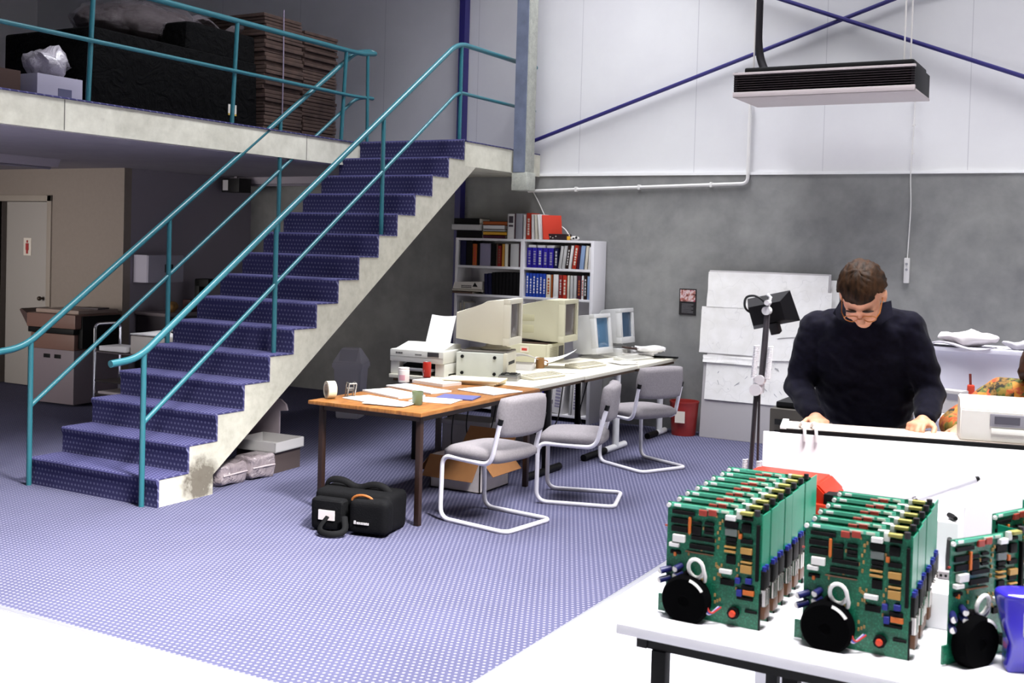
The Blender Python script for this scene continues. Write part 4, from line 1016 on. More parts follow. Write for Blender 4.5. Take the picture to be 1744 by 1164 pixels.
# ------------------------------------------------------------------ under the stairs and under the upper floor
def plastic_wrap(name, col):
    t = NT(name, .12, .7); n = t.noise(7, 5, .6, dist=1.5); t.bump(n, .9, .05)
    t.b.inputs['Base Color'].default_value = lin(col); t.b.inputs['Coat Weight'].default_value = .6
    return t.m
def under_stairs():
    wr = plastic_wrap('clear wrap over grey', '8d8286'); 
    for (x, y, w_, d, h, rz, l) in ((-5.70, 5.98, .20, .30, .15, 3, 'plastic-wrapped bundle under the stair foot, closer to the steps'), (-5.68, 6.27, .20, .26, .17, -4, 'plastic-wrapped bundle beside the first, below the tray')):
        t = thing('wrapped_bundle', l, 'bundle', (x, y, 0), R(rz), 'wrapped bundles under the stairs')
        m = MB(); m.box(-w_ / 2, w_ / 2, -d / 2, d / 2, .0, h, bev=.04, seg=4); bmesh.ops.subdivide_edges(m.bm, edges=list(m.bm.edges), cuts=2, use_grid_fill=True); m.jitter(.014, 16)
        m.obj('wrap', wr, t, sharp=70)
        MB().box(-w_ / 2 - .006, w_ / 2 + .008, -d / 2 + .02, d / 2 - .02, h * .50, h * .56, bev=.004).obj('band', mat('pale band', 'b4a8aa', .4), t)
    t = thing('carton_tray', 'shallow white tray resting behind the wrapped bundles', 'tray', (-5.82, 6.58, .16), R(4))
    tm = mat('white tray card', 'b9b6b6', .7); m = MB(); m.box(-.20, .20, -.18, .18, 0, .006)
    for a in ((-.20, .20, -.18, -.174), (-.20, .20, .174, .18), (-.20, -.194, -.18, .18), (.194, .20, -.18, .18)): m.box(*a, 0, .075)
    m.obj('tray', tm, t)
    MB().box(-.18, .18, -.16, .16, -.16, 0).obj('support_block', mat('dark carton', '4a3f3e', .8), t)
    t = thing('foam_panel', 'pale upright panel with a curled top corner under the stairs', 'panel', (-6.10, 6.81, 0), R(12))
    m = MB(); m.prism([(-.16, 0), (.16, 0), (.16, .40), (.23, .405), (.215, .455), (.17, .49), (.10, .50), (-.16, .50)], lambda u, v, q: V((u, q, v)), -.012, .012)
    m.obj('panel', mat('pale grey foam', '95898f', .8), t)
under_stairs()

def under_mezzanine():
    # photocopier
    t = thing('photocopier', 'brown and cream photocopier before the beige partition', 'photocopier', (-9.66, 7.92, 0), R(4))
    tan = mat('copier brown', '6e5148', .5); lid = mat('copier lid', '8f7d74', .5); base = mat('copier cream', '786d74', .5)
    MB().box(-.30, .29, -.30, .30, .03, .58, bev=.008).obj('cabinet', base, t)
    m = MB()
    for x in (-.13, .02): m.box(x, x + .09, -.304, -.298, .49, .53, bev=.002)
    m.obj('door_pull', M_BLACK, t)
    MB().box(-.31, .30, -.31, .30, .58, .74, bev=.008).obj('paper_unit', tan, t)
    MB().box(-.33, .31, -.33, .30, .745, .80, bev=.008).obj('dark_band', M_BLACK, t)
    MB().box(-.34, .34, -.34, .30, .80, .945, bev=.015).obj('scanner_body', tan, t)
    MB().box(-.30, .30, -.26, .28, .945, .985, bev=.01).obj('lid', lid, t)
    m = MB(); m.prism([(-.34, .80), (-.34, .86), (-.56, .97), (-.58, .955), (-.42, .74)], lambda u, v, q: V((u, q, v)), -.22, .14); m.obj('output_tray', mat('tray dark brown', '3f2d2a', .5), t)
    m = MB(); m.box(.30, .36, -.26, .26, .60, .93, bev=.006); m.obj('side_unit', M_BLACK, t)
    m = MB(); m.box(-.2, .06, -.12, .06, .985, 1.0, bev=.004); one(m, 'document', mat('dark document', '4b4246', .6), 'dark folder lying on the photocopier lid', 'folder', None, (-9.45, 8.05, 0), (0, 0, .2))
    # chrome trolley with papers
    t = thing('trolley', 'chrome-framed trolley with paper shelves beside the photocopier', 'trolley', (-7.6, 6.94, 0), 0)
    for sx in (-.45, .45):
        p = fillet([(sx, -.14, .02), (sx, -.14, .97), (sx, .14, .97), (sx, .14, .02)], .05, 6); MB().tube(p, .013, 10).obj('side_hoop', M_CHROME, t)
    sh = mat('trolley shelf dark', '2c2628', .5)
    for z in (.10, .22, .34, .46, .72): MB().box(-.45, .45, -.14, .14, z, z + .012, bev=.003).obj('shelf', sh if z < .7 else mat('trolley top', '5b5256', .5), t)
    for i, z in enumerate((.115, .235, .355)):
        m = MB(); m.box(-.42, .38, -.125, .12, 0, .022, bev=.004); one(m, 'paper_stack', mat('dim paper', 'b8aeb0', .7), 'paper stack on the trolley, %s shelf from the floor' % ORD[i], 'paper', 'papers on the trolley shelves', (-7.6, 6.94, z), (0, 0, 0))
    m = MB(); m.box(-.18, .16, -.12, .12, 0, .05, bev=.01); m.jitter(.012, 9); one(m, 'paper_stack', M_PAPER, 'untidy white paper pile on the trolley top', 'paper', None, (-7.83, 6.93, .734))
    t = thing('paper_box', 'white paper box on the trolley with loose sheets on it', 'box', (-7.40, 6.94, .734), R(-2))
    MB().box(-.23, .20, -.12, .12, 0, .16, bev=.006).obj('box_body', mat('box cream', 'd4cdc4', .7), t)
    MB().box(.0, .12, -.123, -.119, .03, .12).obj('box_label', mat('box label grey', 'b7b2ac', .6), t)
    m = MB(); m.sheet(lambda u, v: V(((u - .5) * .42, (v - .5) * .24, .012 + .02 * math.sin(u * 5) * v)), 8, 5, .01); one(m, 'paper_sheets', M_PAPER, 'loose white sheets on top of the trolley box', 'paper', None, (-7.42, 6.94, .902))
    # wall cabinet on the violet return wall, counter with coffee things
    t = thing('first_aid_cabinet', 'white wall cabinet with a dark emblem beside the inner railing', 'cabinet', (-9.44, 8.82, 1.255), 0)
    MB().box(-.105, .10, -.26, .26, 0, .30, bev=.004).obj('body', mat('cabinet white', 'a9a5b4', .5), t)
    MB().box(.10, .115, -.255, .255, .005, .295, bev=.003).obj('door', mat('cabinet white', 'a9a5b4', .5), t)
    m = MB(); m.box(.115, .118, -.02, .10, .11, .20); m.obj('emblem_plate', mat('emblem dark', '2a2628', .5), t)
    m = MB(); m.ball((.119, .04, .17), (.003, .018, .018), n=12); m.box(.118, .121, .03, .05, .12, .16); m.obj('emblem_mark', mat('emblem pale', 'a89a8a', .5), t)
    t = thing('side_counter', 'low dark counter along the violet wall under the upper floor', 'counter', (-9.28, 9.2, 0))
    MB().box(-.26, .24, -.62, 1.1, .90, .935, bev=.004).obj('worktop', mat('counter grey', '6b6266', .5), t)
    MB().box(-.25, .20, -.60, 1.08, .0, .90).obj('cupboard', mat('counter dark', '3c373c', .6), t)
    t = thing('coffee_maker', 'dark coffee maker with a glass jug on the side counter', 'coffee maker', (-9.22, 9.32, .935), R(10))
    m = MB(); m.box(-.09, .09, -.09, .09, 0, .03, bev=.006); m.box(-.09, -.03, -.09, .09, .03, .34, bev=.006); m.box(-.09, .09, -.09, .09, .27, .36, bev=.01); m.obj('body', M_BLACK, t)
    m = MB(); m.lathe([(.05, .032), (.068, .06), (.06, .14), (.045, .17)], (.03, 0, 0), 24); m.obj('jug', mat('brown glass', '5a4028', .1, spec=.7), t)
    t = thing('snack_box', 'orange and yellow packet on the side counter', 'packet', (-9.2, 8.80, .935), R(20))
    m = MB(); m.ball((0, 0, .06), (.05, .09, .06), n=16); m.jitter(.01, 20); m.obj('packet', mat('packet amber', '8a6638', .5, var=.5, vs=18), t)
    m = MB(); m.box(-.06, .06, -.07, .07, 0, .13, bev=.004); one(m, 'storage_tin', mat('dark red tin', '3a1a1e', .5), 'dark red tin between the packet and the coffee maker', 'tin', None, (-9.2, 9.08, .936))
    # fluorescent battens
    dkb = mat('batten grey', 'aaa2ac', .5)
    t = thing('batten_light', 'unlit fluorescent batten on the soffit near the door', 'light fitting', (-9.32, 6.3, 2.41), 0)
    m = MB(); m.prism([(-.09, .077), (.09, .077), (.05, 0), (-.05, 0)], lambda u, v, q: V((u, q, v)), -1.05, 1.05); m.obj('housing', dkb, t)
    MB().tube([(0, -1.0, -.012), (0, 1.0, -.012)], .013, 10).obj('tube', mat('unlit tube', '8a8490', .4), t)
    t = thing('batten_light', 'unlit fluorescent batten high under the slab behind the stairs', 'light fitting', (-8.85, 10.05, 2.41), R(-4))
    m = MB(); m.prism([(-.09, .077), (.09, .077), (.05, 0), (-.05, 0)], lambda u, v, q: V((q, u, v)), -.72, .72); m.obj('housing', dkb, t)
    MB().tube([(-.7, 0, -.012), (.7, 0, -.012)], .013, 10).obj('tube', mat('unlit tube', '8a8490', .4), t)
    t = thing('exit_sign', 'dark ceiling sign box with a white end under the slab', 'sign', (-9.38, 9.85, 2.30), R(0))
    MB().box(-.05, .22, -.10, .10, 0, .16, bev=.004).obj('box', mat('sign box black', '121014', .5), t); MB().box(-.03, .05, -.104, -.098, .02, .14).obj('white_face', mat('sign face white', 'd8d4d8', .5), t)
    m = MB(); m.box(.06, .10, -.01, .01, .16, .19); m.obj('hanger', dkb, t)
under_mezzanine()

# ------------------------------------------------------------------ on the upper floor
def upper_floor_goods():
    bw = plastic_wrap('black pallet wrap', '020203'); bw.node_tree.nodes['Principled BSDF'].inputs['Roughness'].default_value = .85; bw.node_tree.nodes['Principled BSDF'].inputs['Specular IOR Level'].default_value = .12
    bw.node_tree.nodes['Principled BSDF'].inputs['Coat Weight'].default_value = .0
    t = thing('wrapped_pallet', 'long black-wrapped pallet stack behind the upper railing', 'pallet load', (-7.55, 6.72, ZL))
    m = MB(); m.box(-.5, .5, -.87, 1.0, .0, .62, bev=.03, seg=3); m.jitter(.02, 4); m.obj('lower_load', bw, t)
    m = MB(); m.box(.10, .48, .15, 1.0, .6, .86, bev=.04, seg=3); m.jitter(.02, 5); m.obj('upper_load', bw, t)
    MB().box(.505, .512, .62, .72, .12, .21).obj('white_label', mat('label white', 'd8d2c8', .6), t); MB().box(.5055, .5125, .62, .72, .115, .13).obj('label_stripe', mat('label yellow', 'c0a040', .6), t)
    t = thing('wrapped_bale', 'brown bale in crinkled clear film on the black pallet stack', 'bale', (-7.78, 7.0, ZL + .62))
    m = MB(); m.ball((0, .02, .22), (.42, .63, .20), n=28); m.jitter(.05, 5); m.jitter(.02, 16); m.obj('bale', mat('dull brown bale', '3a3031', .7, var=.3, vs=7), t, sharp=80)
    t2 = NT('crinkled clear film', .18, .6); n = t2.noise(9, 6, .65, dist=2); t2.bump(n, 1, .06); t2.b.inputs['Base Color'].default_value = lin('9a9096'); t2.b.inputs['Alpha'].default_value = .32
    m = MB(); m.ball((0, .05, .22), (.455, .68, .215), n=40); m.jitter(.05, 5); m.jitter(.055, 12); m.obj('clear_film', t2.m, t, sharp=30)
    m = MB(); m.sheet(lambda u, v: V((.46 + .05 * math.sin(v * 6), .15 + u * .75, .34 - v * .14 + .04 * math.sin(u * 9))), 16, 6, (.004, 0, 0)); m.jitter(.04, 8); m.obj('film_flap', t2.m, t, sharp=80)
    # flattened cartons in a tall stack
    t = thing('carton_stack', 'tall stack of flattened brown cartons on the upper floor', 'carton stack', (-7.42, 8.27, ZL))
    br = mat('brown carton flats', '43332d', .9, var=.25, vs=12); random.seed(3)
    for half, (y0, y1, top) in enumerate(((-.52, .0, 1.08), (.02, .52, 1.01))):
        z = 0
        m = MB()
        while z < top:
            h = random.uniform(.028, .042); dx = random.uniform(-.015, .015); dy = random.uniform(-.012, .012)
            m.box(-.42 + dx, .42 + dx, y0 + dy, y1 + dy, z, z + h - .004, bev=.006); z += h
        m.obj('carton_bundle', br, t)
    MB().tube([(.445, -.30, 0), (.448, -.30, .6), (.44, -.30, 1.15)], .006, 6).obj('strap', mat('pale strap', '8a8094', .5), t)
    t = thing('white_carton', 'white carton with a crumpled plastic bag beside the black pallet', 'box', (-7.25, 5.60, ZL))
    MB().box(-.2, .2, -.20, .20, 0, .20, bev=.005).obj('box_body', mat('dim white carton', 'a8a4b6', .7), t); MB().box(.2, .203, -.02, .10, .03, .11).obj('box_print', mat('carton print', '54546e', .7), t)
    m = MB(); m.ball((0, .06, .30), (.16, .17, .12), n=24); m.jitter(.06, 9); m.jitter(.03, 22); one(m, 'plastic_bag', plastic_wrap('white plastic bag', 'b3aeb8'), 'crumpled whitish plastic bag on the white carton', 'bag', None, (-7.25, 5.58, ZL), None, 80)
    t = thing('brown_carton', 'small dark brown carton alone on the upper floor', 'box', (-7.3, 5.0, ZL))
    MB().box(-.2, .2, -.3, .30, 0, .20, bev=.005).obj('box_body', mat('dark brown carton', '43302a', .8), t)
upper_floor_goods()

# ------------------------------------------------------------------ circuit boards and their table
def board_table():
    x0, x1, y0, y1 = -1.222, .95, 2.805, 4.06
    t = thing('assembly_table', 'white-topped table on black legs carrying the circuit boards', 'table', (x0, y0, 0))
    MB().box(0, x1 - x0, 0, y1 - y0, .71, .74, bev=.004).obj('tabletop', mat('bright white laminate', 'e2e0e6', .4), t)
    m = MB()
    for a in ((.05, x1 - x0 - .05, .035, .07), (.05, x1 - x0 - .05, y1 - y0 - .08, y1 - y0 - .05), (.05, .08, .03, y1 - y0 - .05), (x1 - x0 - .08, x1 - x0 - .05, .03, y1 - y0 - .05)): m.box(*a, .675, .71)
    m.obj('frame_rail', M_BLACKM, t)
    for x, y in ((.115, .05), (.115, y1 - y0 - .09), (.47, .07), (.52, .30), (x1 - x0 - .1, .05), (x1 - x0 - .1, y1 - y0 - .09)):
        MB().box(x - .021, x + .021, y - .021, y + .021, 0, .675, bev=.003).obj('leg', M_BLACKM, t)
    m = MB(); m.cyl((.53, .30, .25), (1.0, .32, .675), .016); m.obj('brace', M_BLACKM, t)
board_table()

def pcb_material():
    t = NT('green circuit board', .3, .5)
    x, y, z = t.xyz()
    v = t.nt.nodes.new('ShaderNodeTexVoronoi'); v.feature = 'DISTANCE_TO_EDGE'; v.distance = 'CHEBYCHEV'; v.inputs['Scale'].default_value = 90
    t.link(t.comb(x, 0.0, z), v.inputs['Vector'])
    f = t.ramp(v.outputs['Distance'], [(.03, (1, 1, 1, 1)), (.09, (0, 0, 0, 1))])
    n = t.noise(160, 2); g = t.mix(t.ramp(n, [(.52, (0, 0, 0, 1)), (.6, (.7, .7, .7, 1))]), lin('14694e'), lin('2a8f6c'))
    return t.color(t.mix(t.math('MULTIPLY', f, .5), g, lin('0f5a3c')))
PCB_W, PCB_H = .272, .318
def pcb_proto():
    t = thing('circuit_board', 'x', 'circuit board', (0, 0, .741), 0, 'populated circuit boards')
    gm = pcb_material(); plain = mat('plain green board', '159070', .35, var=.06, vs=30); edge = mat('board edge green', '5cb89c', .5)
    def P(zx, zy):   # outline coordinates of the front board -> board x, z
        u = (zx - 290) / 455; return u * PCB_W, PCB_H * (1 - (zy - 240 - .135 * (zx - 290)) / 590)
    chip = mat('chip black', '0a080a', .6, spec=.15); white = mat('part white', 'e6e4e2', .4); tan = mat('ceramic tan', 'b58a48', .45); redp = mat('display red', '9c3a30', .4); bl = mat('trimmer blue', '1d2580', .4)
    orr = mat('capacitor orange', 'cc6a28', .45); yel = mat('part yellow', '8c8846', .45); gr = mat('part grey', '6e7672', .45); brn = mat('strip brown', '5b3a24', .5)
    # bare board: main sheet, raised back edge, side tab at the foot
    m = MB(); m.box(0, PCB_W, 0, .0022, 0, PCB_H); m.box(-.020, .001, -.004, .002, .004, .052); m.obj('board', gm, t)
    m = MB(); m.box(.012, PCB_W * .70, -.004, -.0005, PCB_H - .012, PCB_H - .002); m.obj('top_rail', edge, t)
    for xa_, xb_, mt_ in ((.020, .040, white), (.115, .150, mat('pale print', 'b8c4b4', .5)), (.158, .180, mat('pale print', 'b8c4b4', .5))): m = MB(); m.box(xa_, xb_, -.0065, -.004, PCB_H - .011, PCB_H - .004, bev=.0006, seg=1); m.obj('top_label', mt_, t)
    m = MB(); m.box(PCB_W * .745, PCB_W * .80, -.012, 0, PCB_H - .02, PCB_H + .002, bev=.002); m.obj('top_connector', mat('connector pale', 'c4c8c0', .4), t)
    m = MB(); m.cyl((PCB_W * .955, -.006, PCB_H - .006), (PCB_W * .955, -.006, PCB_H + .010), .008, n=12); m.obj('top_capacitor_can', mat('capacitor dark', '2a262c', .4), t)
    def comp(name, mt, zx0, zx1, zy0, zy1, h=.007, pins=True):
        (xa, za), (xb, zb) = P(zx0, zy0), P(zx1, zy1); cx = (xa + xb) / 2
        zc, hh = (za + zb) / 2, abs(za - zb) * .5 * 1.22 + .0008
        m = MB(); m.box(xa, xb, -h, .0, zc - hh, zc + hh, bev=.0008, seg=1); m.obj(name, mt, t)
    for a in ((315, 425, 286, 314), (310, 395, 328, 358), (313, 393, 370, 402), (312, 362, 498, 516), (415, 460, 344, 360), (475, 520, 347, 362), (415, 460, 372, 414), (475, 520, 376, 392), (475, 520, 396, 410), (412, 528, 420, 450), (405, 525, 462, 496),
              (570, 635, 340, 372), (580, 630, 420, 440), (580, 630, 444, 458), (585, 628, 515, 555), (650, 705, 316, 334), (650, 706, 428, 452), (655, 705, 508, 530), (560, 625, 636, 668), (660, 718, 664, 684), (640, 715, 722, 742), (680, 735, 790, 806)):
        comp('chip', chip, *a)
    for a in ((325, 384, 414, 450), (308, 356, 456, 476), (578, 626, 308, 332), (556, 614, 584, 606)): comp('relay', white, *a, h=.014)
    for a in ((448, 486, 284, 312), (494, 532, 284, 312)): comp('indicator', redp, *a, h=.009)
    for a in ((575, 628, 464, 476), (575, 628, 486, 500), (652, 706, 474, 504), (654, 706, 540, 552), (654, 706, 562, 600)): comp('film_capacitor', tan, *a, h=.010)
    comp('socket_strip', brn, 385, 522, 502, 518); comp('crystal', gr, 576, 632, 378, 412, h=.008); comp('top_capacitor', yel, 648, 706, 286, 304, h=.018)
    for a in ((632, 655, 628, 652), (680, 708, 628, 652), (640, 664, 688, 716)): comp('trimmer', bl, *a, h=.012)
    for a in ((668, 720, 688, 714), (640, 656, 402, 424), (398, 410, 330, 400), (330, 342, 508, 524)): comp('orange_capacitor', orr, *a, h=.009)
    (xa, za), (xb, zb) = P(652, 345), P(698, 400)
    m = MB(); m.box(xa, xb, -.010, 0, zb, za, bev=.004); m.obj('square_chip', chip, t)
    random.seed(12)
    m = MB()
    for i in range(46):
        zx = random.choice((402, 465, 530, 545, 640, 560, 300)) + random.uniform(-6, 6); x, z = P(zx, random.uniform(290, 830)); m.box(x - .0022, x + .0022, -.004, 0, z - .004, z + .004)
    m.obj('small_components', mat('resistor ochre', 'a98750', .5), t)['kind'] = 'stuff'
    # electrolytic capacitors leaning out at the lower corner
    for zx, zy, dx in ((352, 588, .0), (352, 626, .0), (300, 604, -.012), (296, 652, -.012)):
        x, z = P(zx, zy); m = MB(); m.cyl((x + .008, 0, z + .006), (x - .002 + dx, -.024, z), .0092, mi=0, n=18); m.cyl((x - .002 + dx, -.0241, z), (x - .0024 + dx, -.0252, z), .0082, mi=1, n=18)
        m.obj('electrolytic_capacitor', [mat('capacitor navy', '1a1d52', .4), white], t)
    # toroidal transformer, white cable loop, coloured leads
    x, z = P(410, 742); k = .0685
    m = MB(); Mt = Mx.Translation((x, 0, z)) @ Mx.Rotation(R(90), 4, 'X')
    m.lathe([(k * .9, .004), (k, .010), (k * 1.01, .026), (k * .98, .040), (k * .9, .048), (k * .25, .050), (k * .2, .046)], n=40, M=Mt); m.obj('toroidal_transformer', mat('transformer black tape', '020203', .9, spec=.04), t)
    tr = t.children[-1] if False else [c for c in t.children if c.name.startswith('toroidal')][0]
    m = MB()
    for i in range(7):
        a0, a1 = R(76 - i * 6), R(76 - (i + 1) * 6); r0, r1 = k * .86, k * .97
        m.poly([(x + r0 * math.cos(a0), -.0495, z + r0 * math.sin(a0)), (x + r0 * math.cos(a1), -.0495, z + r0 * math.sin(a1)), (x + r1 * math.cos(a1), -.047, z + r1 * math.sin(a1)), (x + r1 * math.cos(a0), -.047, z + r1 * math.sin(a0))])
    m.obj('white_label', white, tr)
    x, z = P(452, 580)
    loop = [(x + .022 * math.cos(a), -.024 - .006 * math.sin(a), z + .027 * math.sin(a)) for a in [2 * math.pi * i / 16 for i in range(17)]]
    MB().tube(loop + [(x + .026, -.02, z - .02), (x + .022, -.012, z - .036)], .0055, 8).obj('cable_loop', white, t)
    MB().tube([(x - .024, -.006, z - .026), (x - .024, -.022, z - .022)], .014, 12).obj('cable_clamp', chip, t)
    px, pz = P(500, 700); qx, qz = P(530, 812); ex, ez = P(572, 778)
    for i, c in enumerate(('b3322a', '3a50b4', 'c9c4dc')):
        d = .0035 * i; MB().tube(fillet([(px - d, -.03, pz), (px + .008 - d, -.036, (pz + qz) / 2), (qx - d, -.03, qz - d), (ex - d, -.012, ez)], .03, 6), .0028, 7).obj('lead_wire', mat('lead ' + c, c, .4), t)
    x, z = P(628, 806); m = MB(); m.cyl((x, 0, z), (x, -.016, z), .0165, n=8); m.obj('push_button', chip, t)
    b = [c for c in t.children if c.name.startswith('push_button')][0]; m = MB(); m.cyl((x, -.016, z), (x, -.024, z), .009, .008, n=16); m.obj('button_cap', mat('button orange-red', 'd8452a', .4), b)
    # edge-mounted daughter card with its connector, heat sink block and shiny cans below it
    xr = PCB_W
    m = MB(); m.box(xr - .012, xr - .004, -.012, .0, .135, PCB_H - .03, bev=.001, seg=1); m.obj('edge_connector', chip, t)
    m = MB(); m.box(xr - .001, xr + .001, .004, .074, .165, PCB_H - .004); m.obj('daughter_card', plain, t)
    m = MB(); m.box(xr - .0035, xr - .001, .012, .06, .245, .290); m.obj('card_chip', tan, t)
    m = MB(); m.box(xr - .004, xr + .010, .004, .060, .110, .160, bev=.002); m.obj('heat_sink', chip, t)
    for y in (.016, .040): m = MB(); m.cyl((xr + .004, y, .158), (xr + .004, y, .172), .007, n=12); m.obj('trimmer_post', bl, t)
    for y in (.010, .032): m = MB(); m.cyl((xr + .008, y, .066), (xr + .008, y, .110), .0085, n=16); m.obj('shiny_can', mat('polished metal', 'c9c4c0', .2, metal=.9), t)
    m = MB(); m.box(xr - .002, xr + .014, .002, .050, .030, .064, bev=.002); m.obj('power_resistor', brn, t)
    m = MB(); m.box(xr - .002, xr + .002, -.002, .004, 0, .10); m.obj('corner_bracket', chip, t)
    m = MB(); m.cyl((.004, -.001, PCB_H - .010), (.004, -.008, PCB_H - .010), .006, n=12); m.obj('corner_stud', white, t); m = MB(); m.cyl((.0, .001, PCB_H * .78), (-.007, .001, PCB_H * .78), .003, n=10); m.obj('side_led', redp, t)
    return t
def circuit_boards():
    t = pcb_proto()
    rows = (('row by the carpet edge', -1.142, 2.965, 8, .0845, 0, 'first'), ('middle row of boards', -.752, 2.962, 6, .088, 0, 'second'))
    for nm, x, y, n, d, rz, _ in rows:
        for i in range(n):
            lab = ('foremost green circuit board of the %s, black transformer showing' % nm) if i == 0 else 'green circuit board, %s from the front in the %s' % (ORD[i], nm)
            p = (x + .002 * math.sin(i * 2.3) - .003 * i, y + d * i, .741)
            if nm.startswith('row') and i == 0: t.location = p; t['label'] = lab
            else: dup(t, p, R(.6 * math.sin(i * 1.7)), lab)
    dup(t, (-.392, 2.985, .741), R(58), 'circuit board turned aside next to the blue bag')
    dup(t, (-.335, 3.36, .741), R(64), 'circuit board standing edge-on behind the turned one')
    dup(t, (-.23, 3.34, .741), R(64), 'circuit board edge-on at the frame edge behind the blue bag')
circuit_boards()

def bench_top_items():
    # red case with black latch behind the boards
    t = thing('tool_case', 'bright red tool case behind the row of boards by the carpet', 'case', (-1.09, 3.80, .741), R(0))
    rd = mat('signal red plastic', 'b8280f', .4)
    m = MB(); m.prism([(-.12, 0), (.22, 0), (.22, .22), (.175, .262), (-.075, .262), (-.12, .235)], lambda u, v, q: V((u, q, v)), -.07, .13); bmesh.ops.bevel(m.bm, geom=list(m.bm.edges), offset=.006, segments=2, affect='EDGES'); m.obj('case_body', rd, t)
    m = MB(); m.box(.13, .215, -.09, -.068, .06, .20, bev=.008); m.obj('front_pocket', mat('deeper red', 'a52a14', .4), t)
    m = MB(); m.box(.20, .27, -.08, -.02, .185, .235, bev=.006); m.obj('latch', M_BLACK, t)
    t = thing('parts_box', 'white parts box behind the middle row of boards', 'box', (-.61, 3.78, .741), R(3))
    MB().box(-.14, .14, -.10, .16, 0, .205, bev=.005).obj('box_body', mat('box bright white', 'dcdade', .5), t)
    t = thing('soldering_tool', 'slim grey soldering tool resting against the white panel', 'tool', (-.60, 3.86, .947), R(12))
    m = MB(); m.cyl((-.02, -.04, .030), (.16, .02, .10), .009, .012, 14); m.obj('handle', mat('tool silver', 'c6c2cc', .35), t)
    m = MB(); m.cyl((-.02, -.04, .030), (-.17, -.09, .010), .005, .003, 10); m.cyl((-.03, -.043, .026), (-.02, -.04, .030), .011, .011, 12); m.obj('barrel', mat('dark steel', '4a474c', .35, metal=.6), t)
    m = MB(); m.cyl((.16, .02, .10), (.172, .024, .105), .010, .006, 12); m.obj('end_cap', M_BLACK, t)
    m = MB(); m.box(-.03, .01, -.07, -.01, .0, .022, bev=.003); m.obj('rest', mat('rest white', 'd4d2d4', .5), t)
    def tool(label, p, q, r, c=M_BLACK, name='hand_tool'):
        m = MB(); p, q = V(p), V(q); m.tube([p, p.lerp(q, .5), q], [r, r * 1.1, r * .8], 10); one(m, name, c, label, 'tool')
    tool('short black tool on the white parts box', (-.50, 3.74, .957), (-.475, 3.70, .957), .009); tool('black plier handle beside the middle row of boards', (-.485, 3.66, .79), (-.475, 3.58, .92), .009)
    tool('dark rod lying on the table beyond the turned board', (-.50, 3.52, .80), (-.34, 3.56, .78), .006)
    t = thing('small_carton', 'small white carton between middle boards and the turned board', 'box', (-.455, 3.36, .741), R(2))
    MB().box(-.045, .055, -.10, .12, 0, .10, bev=.004).obj('box_body', mat('box bright white', 'dcdade', .5), t)
    t = thing('connector_block', 'grey connector block lying on the small white carton', 'connector', (-.44, 3.42, .842), R(8))
    MB().box(-.04, .04, -.012, .012, 0, .022, bev=.003).obj('block', mat('connector grey', '9a9296', .5), t)
    m = MB()
    for i in range(6): m.cyl((-.033 + i * .013, -.0125, .011), (-.033 + i * .013, -.014, .011), .004, n=8)
    m.obj('socket_pins', M_BLACK, t)
    m = MB(); m.box(-.05, .05, -.045, .045, 0, .20, bev=.018, seg=3); bmesh.ops.subdivide_edges(m.bm, edges=list(m.bm.edges), cuts=2, use_grid_fill=True)
    for v in m.bm.verts: v.co.x *= .55 + v.co.z * 2.4; v.co.y *= .8 + v.co.z
    m.jitter(.012, 14)
    t = thing('plastic_bag', 'translucent blue plastic bag standing at the table front', 'bag', (-.235, 3.06, .741), R(20))
    bm_ = NT('blue film', .2, .6); bm_.b.inputs['Base Color'].default_value = lin('3a30b8'); bm_.b.inputs['Coat Weight'].default_value = .4; m.obj('bag', bm_.m, t, sharp=70)
    m = MB(); m.box(-.01, .06, -.085, -.070, .10, .17, bev=.012, seg=3); m.obj('white_patch', mat('part white', 'e6e4e2', .4), t)
bench_top_items()

